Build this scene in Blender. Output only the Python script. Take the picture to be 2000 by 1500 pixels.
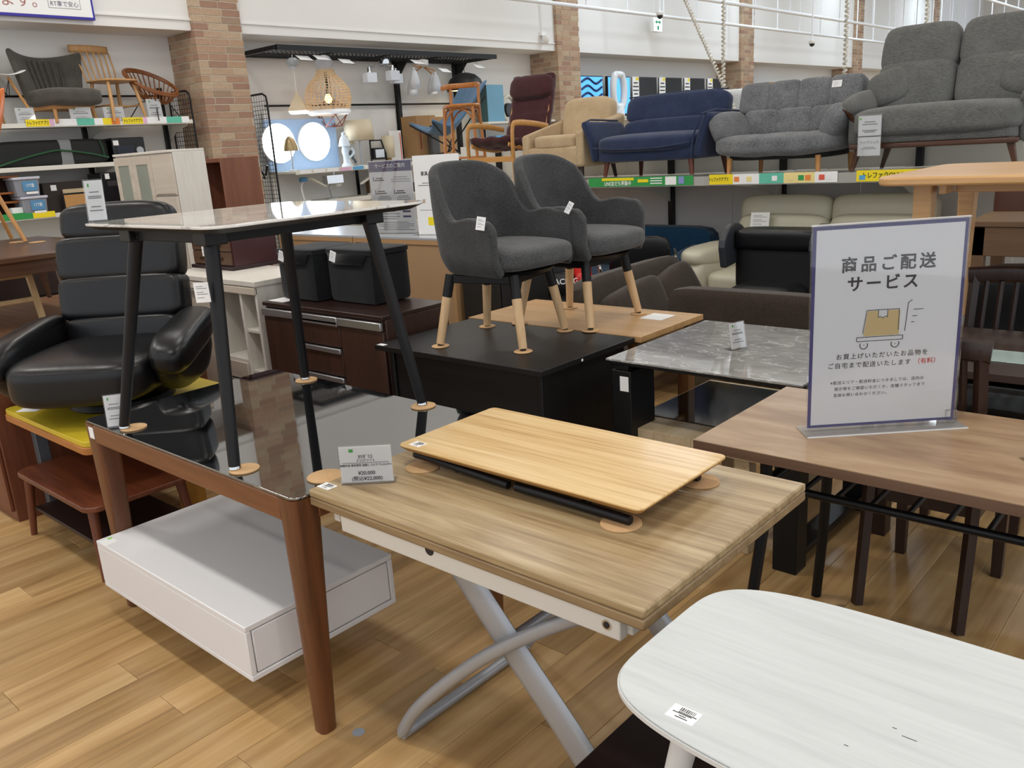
import bpy, bmesh, math, random
from mathutils import Vector, Matrix, Euler
random.seed(7)
R = math.radians
PI = math.pi
S = bpy.context.scene
COL = S.collection
for o in list(bpy.data.objects): bpy.data.objects.remove(o)

# ------------------------------------------------------------------ camera
def set_camera():
    a, p, r = R(42.51), R(15.691), R(-3.77)
    f = Vector((math.cos(p)*math.cos(a), math.cos(p)*math.sin(a), -math.sin(p)))
    rt = Vector((math.sin(a), -math.cos(a), 0)); up = rt.cross(f)
    X = rt*math.cos(r) + up*math.sin(r); Y = up*math.cos(r) - rt*math.sin(r)
    cd = bpy.data.cameras.new('camera'); cd.sensor_width = 36; cd.lens = 1659.7/2000*36
    cd.clip_start = .02; cd.clip_end = 200
    o = bpy.data.objects.new('camera', cd); COL.objects.link(o)
    m = Matrix.Identity(4)
    for i in range(3): m[i][0] = X[i]; m[i][1] = Y[i]; m[i][2] = -f[i]; m[i][3] = (0, 0, 1.55)[i]
    o.matrix_world = m; S.camera = o
set_camera()

# ------------------------------------------------------------------ world, lights, exposure
S.view_settings.view_transform = 'Standard'; S.view_settings.look = 'None'
S.view_settings.gamma = 1; S.view_settings.use_curve_mapping = False
S.view_settings.exposure = 0.0
W = bpy.data.worlds.new('store_ambience'); S.world = W; W.use_nodes = True
W.node_tree.nodes['Background'].inputs[0].default_value = (.93, .96, 1, 1)
W.node_tree.nodes['Background'].inputs[1].default_value = 1.2
CEIL_Z = 5.6
def ceiling_lamp(x, y, z, sx, sy, power, color):
    ld = bpy.data.lights.new('lamp_glow', 'AREA'); ld.shape = 'RECTANGLE'; ld.size = sx; ld.size_y = sy
    ld.energy = power; ld.color = color
    o = bpy.data.objects.new('lamp_glow', ld); COL.objects.link(o); o.location = (x, y, z)
    return o
LAMPS = []
WARM = (1, .97, .92); COOL = (.78, .9, 1)
for ix, x in enumerate((-3.0, .35, 3.9, 7.6, 11.6, 16, 21, 27)):
    for iy, y in enumerate((-2.6, .9, 4.3, 7.0)):
        far = x > 9
        LAMPS.append((x, y, .3, 1.3, (48 if far else (50 if ix == 1 else (34 if ix == 2 else 24))), COOL if far else WARM))
LAMP_OBS = [ceiling_lamp(x, y, CEIL_Z-.42, sx, sy, p, c) for x, y, sx, sy, p, c in LAMPS]

# ------------------------------------------------------------------ materials
def lin(h):
    h = h.lstrip('#'); c = [int(h[i:i+2], 16)/255 for i in (0, 2, 4)]
    return tuple((v/12.92 if v <= .04045 else ((v+.055)/1.055)**2.4) for v in c) + (1,)
MATS = {}
def _new(name):
    m = bpy.data.materials.new(name); m.use_nodes = True; MATS[name] = m
    return m, m.node_tree.nodes, m.node_tree.links, m.node_tree.nodes['Principled BSDF']
def mat(name, col, rough=.5, metal=0, spec=.5, var=.06, scale=14, bump=0, coat=0, ior=1.5):
    if name in MATS: return MATS[name]
    m, n, l, b = _new(name); c = lin(col)
    b.inputs['Roughness'].default_value = rough; b.inputs['Metallic'].default_value = metal
    b.inputs['Specular IOR Level'].default_value = spec; b.inputs['IOR'].default_value = ior
    b.inputs['Coat Weight'].default_value = coat; b.inputs['Coat Roughness'].default_value = .08
    tc = n.new('ShaderNodeTexCoord'); nz = n.new('ShaderNodeTexNoise'); nz.inputs['Scale'].default_value = scale
    nz.inputs['Detail'].default_value = 4
    l.new(tc.outputs['Object'], nz.inputs['Vector'])
    mx = n.new('ShaderNodeMix'); mx.data_type = 'RGBA'; l.new(nz.outputs['Fac'], mx.inputs['Factor'])
    mx.inputs[6].default_value = tuple(v*(1-var) for v in c[:3])+(1,)
    mx.inputs[7].default_value = tuple(min(1, v*(1+var)) for v in c[:3])+(1,)
    l.new(mx.outputs[2], b.inputs['Base Color'])
    if bump:
        bp = n.new('ShaderNodeBump'); bp.inputs['Strength'].default_value = bump; bp.inputs['Distance'].default_value = .004
        l.new(nz.outputs['Fac'], bp.inputs['Height']); l.new(bp.outputs['Normal'], b.inputs['Normal'])
    return m
def fabric(name, col, col2=None, scale=420, var=.22, rough=.95, stretch=(1, 1, 1), bump=.25):
    if name in MATS: return MATS[name]
    m, n, l, b = _new(name); c = lin(col); d = lin(col2) if col2 else tuple(v*(1+var) for v in c[:3])+(1,)
    b.inputs['Roughness'].default_value = rough; b.inputs['Specular IOR Level'].default_value = .2
    b.inputs['Sheen Weight'].default_value = .15
    tc = n.new('ShaderNodeTexCoord'); mp = n.new('ShaderNodeMapping'); mp.inputs['Scale'].default_value = stretch
    l.new(tc.outputs['Object'], mp.inputs['Vector'])
    nz = n.new('ShaderNodeTexNoise'); nz.inputs['Scale'].default_value = scale; nz.inputs['Detail'].default_value = 3
    n2 = n.new('ShaderNodeTexNoise'); n2.inputs['Scale'].default_value = 9
    l.new(mp.outputs[0], nz.inputs['Vector']); l.new(tc.outputs['Object'], n2.inputs['Vector'])
    ad = n.new('ShaderNodeMath'); ad.operation = 'MULTIPLY_ADD'; l.new(n2.outputs['Fac'], ad.inputs[0]); ad.inputs[1].default_value = .3
    l.new(nz.outputs['Fac'], ad.inputs[2])
    cr = n.new('ShaderNodeValToRGB'); cr.color_ramp.elements[0].position = .45; cr.color_ramp.elements[1].position = .85
    cr.color_ramp.elements[0].color = tuple(v*(1-var) for v in c[:3])+(1,); cr.color_ramp.elements[1].color = d
    l.new(ad.outputs[0], cr.inputs[0]); l.new(cr.outputs[0], b.inputs['Base Color'])
    bp = n.new('ShaderNodeBump'); bp.inputs['Strength'].default_value = bump; bp.inputs['Distance'].default_value = .002
    l.new(nz.outputs['Fac'], bp.inputs['Height']); l.new(bp.outputs['Normal'], b.inputs['Normal'])
    return m
def wood(name, cols, axis='Y', scale=1, rough=.45, rnd=0, coat=0, spec=.5, streak=26, knots=False, bump=.08, an=.06):
    """grain runs along axis; cols dark->light; rnd = value change per object"""
    if name in MATS: return MATS[name]
    m, n, l, b = _new(name)
    b.inputs['Roughness'].default_value = rough; b.inputs['Coat Weight'].default_value = coat; b.inputs['Coat Roughness'].default_value = .12
    b.inputs['Specular IOR Level'].default_value = spec
    tc = n.new('ShaderNodeTexCoord'); mp = n.new('ShaderNodeMapping')
    sc = {'X': (an, 1, 1), 'Y': (1, an, 1), 'Z': (1, 1, an)}[axis]
    mp.inputs['Scale'].default_value = tuple(v*scale for v in sc)
    oi = n.new('ShaderNodeObjectInfo'); vm = n.new('ShaderNodeVectorMath'); vm.operation = 'ADD'
    ml = n.new('ShaderNodeMath'); ml.operation = 'MULTIPLY'; ml.inputs[1].default_value = 37.0
    l.new(oi.outputs['Random'], ml.inputs[0]); l.new(tc.outputs['Object'], vm.inputs[0]); l.new(ml.outputs[0], vm.inputs[1])
    l.new(vm.outputs[0], mp.inputs['Vector'])
    nz = n.new('ShaderNodeTexNoise'); nz.inputs['Scale'].default_value = streak; nz.inputs['Detail'].default_value = 6; nz.inputs['Roughness'].default_value = .62
    nz.inputs['Distortion'].default_value = .6
    l.new(mp.outputs[0], nz.inputs['Vector'])
    n2 = n.new('ShaderNodeTexNoise'); n2.inputs['Scale'].default_value = streak*4.5; n2.inputs['Detail'].default_value = 2
    l.new(mp.outputs[0], n2.inputs['Vector'])
    mxx = n.new('ShaderNodeMath'); mxx.operation = 'MULTIPLY_ADD'; l.new(n2.outputs['Fac'], mxx.inputs[0]); mxx.inputs[1].default_value = .35
    l.new(nz.outputs['Fac'], mxx.inputs[2])
    cr = n.new('ShaderNodeValToRGB'); e = cr.color_ramp.elements
    e[0].position = .42; e[0].color = lin(cols[0]); e[1].position = .9; e[1].color = lin(cols[-1])
    for i, c in enumerate(cols[1:-1]):
        k = e.new(.42+.48*(i+1)/(len(cols)-1)); k.color = lin(c)
    l.new(mxx.outputs[0], cr.inputs[0]); out = cr.outputs[0]
    if rnd:
        hs = n.new('ShaderNodeHueSaturation'); mr = n.new('ShaderNodeMapRange')
        mr.inputs[3].default_value = 1-rnd; mr.inputs[4].default_value = 1+rnd*.75
        l.new(oi.outputs['Random'], mr.inputs[0]); l.new(mr.outputs[0], hs.inputs['Value']); l.new(out, hs.inputs['Color']); out = hs.outputs[0]
    if knots:
        vo = n.new('ShaderNodeTexVoronoi'); vo.inputs['Scale'].default_value = 3.4
        mk = n.new('ShaderNodeMapping'); mk.inputs['Scale'].default_value = (.55, 1, 1)
        l.new(vm.outputs[0], mk.inputs['Vector']); l.new(mk.outputs[0], vo.inputs['Vector'])
        k2 = n.new('ShaderNodeMapRange'); k2.inputs[1].default_value = .03; k2.inputs[2].default_value = .075
        k2.inputs[3].default_value = .75; k2.inputs[4].default_value = 0
        l.new(vo.outputs['Distance'], k2.inputs[0])
        mk2 = n.new('ShaderNodeMix'); mk2.data_type = 'RGBA'; l.new(k2.outputs[0], mk2.inputs['Factor'])
        l.new(out, mk2.inputs[6]); mk2.inputs[7].default_value = lin('#4a3524'); out = mk2.outputs[2]
    l.new(out, b.inputs['Base Color'])
    bp = n.new('ShaderNodeBump'); bp.inputs['Strength'].default_value = bump; bp.inputs['Distance'].default_value = .002
    l.new(mxx.outputs[0], bp.inputs['Height']); l.new(bp.outputs['Normal'], b.inputs['Normal'])
    return m
def glass(name, col='#ffffff', rough=.02, alpha=.12):
    if name in MATS: return MATS[name]
    m, n, l, b = _new(name); n.remove(b)
    tr = n.new('ShaderNodeBsdfTransparent'); gl = n.new('ShaderNodeBsdfGlossy'); gl.inputs['Roughness'].default_value = rough
    df = n.new('ShaderNodeBsdfDiffuse'); df.inputs['Color'].default_value = lin(col)
    fr = n.new('ShaderNodeFresnel'); fr.inputs[0].default_value = 1.45
    m1 = n.new('ShaderNodeMixShader'); l.new(fr.outputs[0], m1.inputs[0]); l.new(tr.outputs[0], m1.inputs[1]); l.new(gl.outputs[0], m1.inputs[2])
    m2 = n.new('ShaderNodeMixShader'); m2.inputs[0].default_value = alpha; l.new(m1.outputs[0], m2.inputs[1]); l.new(df.outputs[0], m2.inputs[2])
    l.new(m2.outputs[0], n['Material Output'].inputs[0])
    return m
def glow(name, col, strength):
    if name in MATS: return MATS[name]
    m, n, l, b = _new(name); b.inputs['Base Color'].default_value = lin(col)
    b.inputs['Emission Color'].default_value = lin(col); b.inputs['Emission Strength'].default_value = strength
    return m
def marble(name, base, vein, rough=.06, scale=3.2, spec=.6, amount=.5):
    if name in MATS: return MATS[name]
    m, n, l, b = _new(name); b.inputs['Roughness'].default_value = rough; b.inputs['Specular IOR Level'].default_value = spec
    tc = n.new('ShaderNodeTexCoord'); mp = n.new('ShaderNodeMapping'); mp.inputs['Scale'].default_value = (1.5, .8, 1); mp.inputs['Rotation'].default_value = (0, 0, .5)
    l.new(tc.outputs['Object'], mp.inputs['Vector'])
    nz = n.new('ShaderNodeTexNoise'); nz.inputs['Scale'].default_value = scale; nz.inputs['Detail'].default_value = 9; nz.inputs['Distortion'].default_value = 1.4
    l.new(mp.outputs[0], nz.inputs['Vector'])
    ab = n.new('ShaderNodeMath'); ab.operation = 'SUBTRACT'; ab.inputs[1].default_value = .5; l.new(nz.outputs['Fac'], ab.inputs[0])
    a2 = n.new('ShaderNodeMath'); a2.operation = 'ABSOLUTE'; l.new(ab.outputs[0], a2.inputs[0])
    cr = n.new('ShaderNodeValToRGB'); e = cr.color_ramp.elements; e[0].position = .0; e[0].color = lin(vein); e[1].position = .022; e[1].color = lin(base)
    l.new(a2.outputs[0], cr.inputs[0])
    n3 = n.new('ShaderNodeTexNoise'); n3.inputs['Scale'].default_value = scale*2; n3.inputs['Detail'].default_value = 8; l.new(mp.outputs[0], n3.inputs['Vector'])
    hs = n.new('ShaderNodeHueSaturation'); mr = n.new('ShaderNodeMapRange'); mr.inputs[1].default_value = .3; mr.inputs[2].default_value = .7
    mr.inputs[3].default_value = 1-amount*.5; mr.inputs[4].default_value = 1+amount*.4
    l.new(n3.outputs['Fac'], mr.inputs[0]); l.new(mr.outputs[0], hs.inputs['Value']); l.new(cr.outputs[0], hs.inputs['Color']); l.new(hs.outputs[0], b.inputs['Base Color'])
    return m

# ------------------------------------------------------------------ mesh helpers
class MB:
    def __init__(s): s.v = []; s.f = []
    def add(s, vs, fs):
        k = len(s.v); s.v += [tuple(x) for x in vs]; s.f += [tuple(i+k for i in f) for f in fs]; return s
    def box(s, x0, x1, y0, y1, z0, z1):
        return s.add([(x0,y0,z0),(x1,y0,z0),(x1,y1,z0),(x0,y1,z0),(x0,y0,z1),(x1,y0,z1),(x1,y1,z1),(x0,y1,z1)],
            [(0,3,2,1),(4,5,6,7),(0,1,5,4),(1,2,6,5),(2,3,7,6),(3,0,4,7)])
    def cbox(s, c, d, rot=(0,0,0)):
        m = Euler(rot).to_matrix(); c = Vector(c); b = MB().box(-d[0]/2, d[0]/2, -d[1]/2, d[1]/2, -d[2]/2, d[2]/2)
        return s.add([m@Vector(v)+c for v in b.v], b.f)
    def taper(s, bot, top, b, t, zb=None):
        """square post: centres bot/top (3D), half sizes b/t (x,y)"""
        vs = []
        for c, h in ((bot, b), (top, t)):
            for sx, sy in ((-1,-1),(1,-1),(1,1),(-1,1)): vs.append((c[0]+sx*h[0], c[1]+sy*h[1], c[2]))
        return s.add(vs, [(0,3,2,1),(4,5,6,7),(0,1,5,4),(1,2,6,5),(2,3,7,6),(3,0,4,7)])
    def tube(s, pts, r, n=10, closed=False, sq=None):
        pts = [Vector(p) for p in pts]; N = len(pts); rr = r if isinstance(r, (list, tuple)) else [r]*N
        vs = []; fs = []; pn = None
        for i, p in enumerate(pts):
            a = pts[i-1] if (i or closed) else p; c = pts[(i+1) % N] if (i < N-1 or closed) else p
            t = (c-a).normalized()
            if pn is None:
                u = Vector((0,0,1)) if abs(t.z) < .9 else Vector((1,0,0)); pn = (u - t*u.dot(t)).normalized()
            else: pn = (pn - t*pn.dot(t)).normalized()
            bn = t.cross(pn)
            for k in range(n):
                an = 2*PI*k/n; w, h = (1, 1) if not sq else sq
                vs.append(p + pn*math.cos(an)*rr[i]*w + bn*math.sin(an)*rr[i]*h)
        for i in range(N if closed else N-1):
            j = (i+1) % N
            for k in range(n): fs.append((i*n+k, i*n+(k+1) % n, j*n+(k+1) % n, j*n+k))
        if not closed: fs += [tuple(range(n))[::-1], tuple((N-1)*n+k for k in range(n))]
        return s.add(vs, fs)
    def cyl(s, p0, p1, r0, r1=None, n=14): return s.tube([p0, p1], [r0, r0 if r1 is None else r1], n)
    def lathe(s, prof, c=(0,0,0), n=24, cap=True):
        vs = []; fs = []
        for r, z in prof:
            for k in range(n): vs.append((c[0]+r*math.cos(2*PI*k/n), c[1]+r*math.sin(2*PI*k/n), c[2]+z))
        for i in range(len(prof)-1):
            for k in range(n): fs.append((i*n+k, i*n+(k+1) % n, (i+1)*n+(k+1) % n, (i+1)*n+k))
        if cap: fs += [tuple(range(n))[::-1], tuple((len(prof)-1)*n+k for k in range(n))]
        return s.add(vs, fs)
    def prism(s, poly, z0, z1):
        n = len(poly); vs = [(x, y, z0) for x, y in poly]+[(x, y, z1) for x, y in poly]
        return s.add(vs, [tuple(range(n))[::-1], tuple(range(n, 2*n))]+[(i, (i+1) % n, n+(i+1) % n, n+i) for i in range(n)])
    def grid(s, fn, nu, nv, closeu=False):
        vs = [fn(i/(nu if closeu else nu-1), j/(nv-1)) for i in range(nu) for j in range(nv)]; fs = []
        for i in range(nu if closeu else nu-1):
            for j in range(nv-1): fs.append((i*nv+j, ((i+1) % nu)*nv+j, ((i+1) % nu)*nv+j+1, i*nv+j+1))
        return s.add(vs, fs)
    def pillow(s, c, d, n=5, rot=(0,0,0), seg=8, fn=None):
        """rounded box; n = squareness; fn deforms unit coords"""
        m = Euler(rot).to_matrix(); c = Vector(c); vs = []; fs = []; idx = {}
        def vert(p):
            k = tuple(round(q, 5) for q in p)
            if k not in idx:
                q = sum(abs(t)**n for t in k)**(1/n); w = [t/q for t in k]
                if fn: w = fn(*w)
                idx[k] = len(vs); vs.append(m@Vector((w[0]*d[0]/2, w[1]*d[1]/2, w[2]*d[2]/2))+c)
            return idx[k]
        g = [math.sin((i/seg-.5)*PI*.5)/math.sin(PI*.25) for i in range(seg+1)]
        for ax in range(3):
            for sg in (-1, 1):
                for i in range(seg):
                    for j in range(seg):
                        q = []
                        for a, b in ((i,j),(i+1,j),(i+1,j+1),(i,j+1)):
                            p = [0,0,0]; p[ax] = sg; p[(ax+1)%3] = g[a]; p[(ax+2)%3] = g[b]; q.append(vert(p))
                        fs.append(tuple(q if sg > 0 else q[::-1]))
        return s.add(vs, fs)
    def build(s, name, m, parent=None, smooth=True, bevel=0, solid=0, sub=0, loc=None, rot=None, label=None, ang=38):
        me = bpy.data.meshes.new(name); me.from_pydata(s.v, [], s.f); me.validate()
        if smooth:
            me.polygons.foreach_set('use_smooth', [True]*len(me.polygons)); me.update()
            me.set_sharp_from_angle(angle=R(ang))
        me.materials.append(m); o = bpy.data.objects.new(name, me); COL.objects.link(o)
        if parent: o.parent = parent
        if loc is not None: o.location = loc
        if rot is not None: o.rotation_euler = rot
        if solid:
            md = o.modifiers.new('thickness', 'SOLIDIFY'); md.thickness = solid; md.offset = 0
        if sub:
            md = o.modifiers.new('rounding', 'SUBSURF'); md.levels = sub; md.render_levels = sub
        if bevel:
            md = o.modifiers.new('edges', 'BEVEL'); md.width = bevel; md.segments = 2; md.limit_method = 'ANGLE'; md.angle_limit = R(40)
        if label: o['label'] = label
        return o
def T(name, label, cat, loc=(0,0,0), rz=0, group=None):
    o = bpy.data.objects.new(name, None); COL.objects.link(o); o.empty_display_size = .05
    o.location = loc; o.rotation_euler = (0, 0, rz); o['label'] = label; o['category'] = cat
    if group: o['group'] = group
    return o
def tag(o, label, cat, group=None):
    o['label'] = label; o['category'] = cat
    if group: o['group'] = group
    return o
def struct(o): o['kind'] = 'structure'; return o
def B(name, parent, m, x0, x1, y0, y1, z0, z1, bevel=.003, **k):
    return MB().box(x0, x1, y0, y1, z0, z1).build(name, m, parent, smooth=bool(bevel), bevel=bevel, **k)
def rrect(x0, x1, y0, y1, r, n=6):
    p = []
    for cx, cy, a0 in ((x1-r, y1-r, 0), (x0+r, y1-r, 90), (x0+r, y0+r, 180), (x1-r, y0+r, 270)):
        for i in range(n+1):
            a = R(a0+90*i/n); p.append((cx+r*math.cos(a), cy+r*math.sin(a)))
    return p
def bez(p0, p1, p2, p3, n=12):
    out = []
    for i in range(n+1):
        t = i/n; out.append(tuple((1-t)**3*a+3*(1-t)**2*t*b+3*(1-t)*t*t*c+t**3*d for a, b, c, d in zip(p0, p1, p2, p3)))
    return out
def smoothpath(pts, n=6):
    P = [Vector(p) for p in pts]; out = []
    for i in range(len(P)-1):
        a = P[max(i-1, 0)]; b = P[i]; c = P[i+1]; d = P[min(i+2, len(P)-1)]
        for k in range(n):
            t = k/n; out.append(.5*((2*b)+(c-a)*t+(2*a-5*b+4*c-d)*t*t+(3*b-a-3*c+d)*t**3))
    out.append(P[-1]); return out
def text(parent, s, size, loc, rot, m, align='CENTER', name='lettering', bold=0, space=1.0, sx=1.0):
    """flat lettering as a thin mesh; local +x reads to the right, +y is up"""
    cu = bpy.data.curves.new(name, 'FONT'); cu.body = s; cu.size = size; cu.align_x = align; cu.align_y = 'CENTER'
    cu.extrude = .0003; cu.offset = bold; cu.space_character = space; cu.resolution_u = 3
    t = bpy.data.objects.new('tmp', cu); COL.objects.link(t)
    dg = bpy.context.evaluated_depsgraph_get(); me = bpy.data.meshes.new_from_object(t.evaluated_get(dg))
    bpy.data.objects.remove(t); me.materials.clear(); me.materials.append(m); me.name = name
    o = bpy.data.objects.new(name, me); COL.objects.link(o); o.parent = parent; o.location = loc; o.rotation_euler = rot; o.scale = (sx, 1, 1)
    return o
def copy_tree(o, parent=None):
    c = o.copy(); COL.objects.link(c); c.parent = parent
    for ch in list(o.children): copy_tree(ch, c)
    return c

# common materials
WHITE = mat('white_paint', '#e9e8e4', .55, var=.015)
WALLM = mat('wall_white', '#e6e5e2', .8, var=.02, scale=2)
PAPER = mat('white_paper', '#f1f2f2', .6, var=.01)
BLACK = mat('black_metal', '#0a0b0e', .4, spec=.35)
INK = mat('black_ink', '#241f20', .7)
GREYINK = mat('grey_ink', '#77797c', .7)
ACRYL = glass('clear_acrylic', '#ffffff', .03, .02)
CORK = mat('cork_disc', '#c9a376', .85, var=.12, scale=120)
BEECH = wood('beech_leg', ['#c8a377', '#dcbc92'], 'Z', rough=.5)
STEEL = mat('brushed_aluminium', '#b9bcc0', .32, metal=.85)
CHROME = mat('chrome', '#d0d3d6', .08, metal=1)
GREENINK = mat('green_print', '#3fae49', .6)
LTGREEN = mat('light_green_print', '#8fcf62', .6)
YELLOWP = mat('yellow_print', '#f3dc1e', .55)

# ================================================================== STRUCTURE
FLOORM = wood('floor_oak', ['#86673f', '#ab8757', '#bd9a69', '#caab7d'], 'X', scale=1.0, rough=.34, rnd=.22, streak=9, knots=True, bump=.12)
GAPM = mat('floor_gap', '#4a3421', .9)
floor = struct(MB().box(-6, 36, -6, 8.95, -.06, -.012).build('floor', GAPM, smooth=False))
PW, PL = .145, 1.2
def plank_mesh(L):
    g = .0005; c = .0012; b = MB(); x0, x1, y0, y1 = g, L-g, g, PW-g
    b.add([(x0,y0,-.012),(x1,y0,-.012),(x1,y1,-.012),(x0,y1,-.012),(x0,y0,-c*.7),(x1,y0,-c*.7),(x1,y1,-c*.7),(x0,y1,-c*.7),
           (x0+c,y0+c,0),(x1-c,y0+c,0),(x1-c,y1-c,0),(x0+c,y1-c,0)],
          [(0,1,5,4),(1,2,6,5),(2,3,7,6),(3,0,4,7),(4,5,9,8),(5,6,10,9),(6,7,11,10),(7,4,8,11),(8,9,10,11)])
    return b
pm = None; far = MB(); rnd = random.Random(3)
OFF = [0, .6, .3, .9, .6, 0, .9, .3]
for k in range(-20, 55):
    y = 1.35+PW*k-.0
    if y > 8.8 or y < -2: continue
    off = OFF[k % 8] if rnd.random() < .8 else rnd.choice(OFF)
    for i in range(-4, 29):
        x = i*PL+off-.6*(0)
        if -.9 < x < 4.0 and .15 < y < 5.0:
            if pm is None:
                o = plank_mesh(PL).build('plank', FLOORM, floor, smooth=False, loc=(x, y, 0)); pm = o.data
            else:
                o = bpy.data.objects.new('plank', pm); COL.objects.link(o); o.parent = floor; o.location = (x, y, 0)
        else:
            b = plank_mesh(PL); far.add([(v[0]+x, v[1]+y, v[2]) for v in b.v], b.f)
fo = far.build('plank_field', FLOORM, floor, smooth=False); fo['kind'] = 'stuff'
tag(MB().lathe([(.018, 0), (.018, .0006)], (1.165, 1.735, .0002), 16).build('floor_sticker', mat('grey_sticker', '#8d939b', .5)),
    'small round grey sticker on the floorboards by the brown table leg', 'sticker')

struct(B('wall_back', None, WALLM, -6, 36, 8.95, 9.1, -.06, CEIL_Z, 0))
struct(B('ceiling', None, mat('ceiling_white', '#dededc', .9), -6, 36, -6, 9.1, CEIL_Z, CEIL_Z+.1, 0))
COLX = [4.80, 10.655, 16.48, 22.41, 28.46]; CW = .545
prev = -6
for i, cx in enumerate(COLX+[36]):
    t = struct(B('trim_%d' % (i+1), None, WALLM, prev, cx, 8.45, 8.95, 2.855, CEIL_Z, .004))
    prev = cx+CW
for i, cx in enumerate(COLX[:2]):
    B('moulding', bpy.data.objects['trim_%d' % (i+1)], WALLM, (prev if False else (-6 if i == 0 else COLX[i-1]+CW)), cx, 8.435, 8.45, 2.95, 2.965, 0)
# end wall with daylight window
endw = MB().box(34, 34.2, 5.6, 9.0, 0, CEIL_Z).box(34, 34.2, -6, 1.2, 0, CEIL_Z).box(34, 34.2, 1.2, 5.6, 0, 3.3).build('wall_right', WALLM, smooth=False); struct(endw)
w1 = struct(MB().box(34.1, 34.13, 1.2, 5.6, 3.3, CEIL_Z).build('window_1', glow('daylight_pane', '#cfe6ff', 5.0), smooth=False))
for yy in (1.2, 2.66, 4.12, 5.54): B('window_frame', w1, mat('window_frame', '#d5dbe0', .5), 34.02, 34.1, yy, yy+.06, 3.3, CEIL_Z, 0)

# brick pillars
def brick_mat():
    m, n, l, b = _new('brick_clay'); b.inputs['Roughness'].default_value = .92
    oi = n.new('ShaderNodeObjectInfo'); cr = n.new('ShaderNodeValToRGB'); cr.color_ramp.interpolation = 'CONSTANT'
    cols = ['#b0917a', '#b69b82', '#a98872', '#b8a187', '#a07f6c', '#b3977d', '#b09278', '#9f8873', '#bba58b']
    e = cr.color_ramp.elements; e[0].color = lin(cols[0]); e[1].position = 1/9; e[1].color = lin(cols[1])
    for i, c in enumerate(cols[2:]): k = e.new((i+2)/9); k.color = lin(c)
    geo = n.new('ShaderNodeNewGeometry')
    l.new(oi.outputs['Random'], cr.inputs[0])
    tc = n.new('ShaderNodeTexCoord'); nz = n.new('ShaderNodeTexNoise'); nz.inputs['Scale'].default_value = 30; nz.inputs['Detail'].default_value = 5
    l.new(tc.outputs['Object'], nz.inputs['Vector'])
    hs = n.new('ShaderNodeHueSaturation'); mr = n.new('ShaderNodeMapRange'); mr.inputs[3].default_value = .78; mr.inputs[4].default_value = 1.16
    l.new(nz.outputs['Fac'], mr.inputs[0]); l.new(mr.outputs[0], hs.inputs['Value']); l.new(cr.outputs[0], hs.inputs['Color']); l.new(hs.outputs[0], b.inputs['Base Color'])
    bp = n.new('ShaderNodeBump'); bp.inputs['Strength'].default_value = .4; bp.inputs['Distance'].default_value = .004
    l.new(nz.outputs['Fac'], bp.inputs['Height']); l.new(bp.outputs['Normal'], b.inputs['Normal'])
    return m
def brick_mat_field():
    m = brick_mat().copy(); m.name = 'brick_clay_field'; n = m.node_tree.nodes; l = m.node_tree.links
    oi = [x for x in n if x.type == 'OBJECT_INFO'][0]; cr = [x for x in n if x.type == 'VALTORGB'][0]; geo = [x for x in n if x.type == 'NEW_GEOMETRY'][0]
    l.new(geo.outputs['Random Per Island'], cr.inputs[0]); return m
BRICK = brick_mat(); BRICKF = brick_mat_field()
MORTAR = mat('mortar', '#c8bca8', .95, var=.1, scale=60)
BL, BH, BJ, BD, CO = .21, .06, .0115, .1, .0715
def brick_pillar(x0, idx, label, zlo, zhi):
    t = T('brick_pillar', label, 'pillar', (x0+CW/2, 8.65, 0), 0, 'brick pillars along the back wall')
    X0, X1, Y0, Y1 = -CW/2, CW/2, 8.4-8.65, 8.95-8.65
    B('mortar_core', t, MORTAR, X0+.005, X1-.005, Y0+.005, Y1, 0, CEIL_Z, 0)
    cache = {}; field = MB(); rg = random.Random(idx*11)
    nc = int(CEIL_Z/CO)
    def spans(a, b, off):
        out = []; p = a-off
        while p < b-.01:
            s, e = max(p, a), min(p+BL, b)
            if e-s > .025: out.append((s, e))
            p += BL+BJ
        return out
    for c in range(nc):
        z = c*CO+BJ/2; odd = c % 2; rows = []
        off = rg.choice((0, .02, .045))
        for s, e in spans(X0+(BD+BJ if odd else 0), X1, (0 if odd else .05)+off): rows.append((s, e, Y0, Y0+BD))
        for s, e in spans(Y0+(0 if odd else BD+BJ), Y1, off+.03): rows.append((X0, X0+BD, s, e))
        for bx in rows:
            if zlo < z < zhi:
                d = (round(bx[1]-bx[0], 3), round(bx[3]-bx[2], 3)); lo = (bx[0], bx[2], z)
                jit = rg.uniform(-.002, .0015)
                if d not in cache:
                    o = MB().box(0, d[0], 0, d[1], 0, BH).build('brick', BRICK, t, smooth=False); cache[d] = o.data
                else:
                    o = bpy.data.objects.new('brick', cache[d]); COL.objects.link(o); o.parent = t
                o.location = (lo[0]+jit, lo[1]+jit, lo[2])
            else: field.box(*bx, z, z+BH)
    o = field.build('brick_field', BRICKF, t, smooth=False); o['kind'] = 'stuff'
brick_pillar(COLX[0], 1, 'tan brick pillar beside the white shelf with chairs, nearest of the row', 1.0, 3.25)
brick_pillar(COLX[1], 2, 'tan brick pillar behind the dark red lounge chair and beige armchair', 1.5, 3.5)
brick_pillar(COLX[2], 3, 'tan brick pillar behind the coiled white chains', 9, 9)
brick_pillar(COLX[3], 4, 'narrow looking brick pillar left of the big grey sofa back', 9, 9)
brick_pillar(COLX[4], 5, 'farthest brick pillar, only its top showing over the grey sofa', 9, 9)

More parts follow.
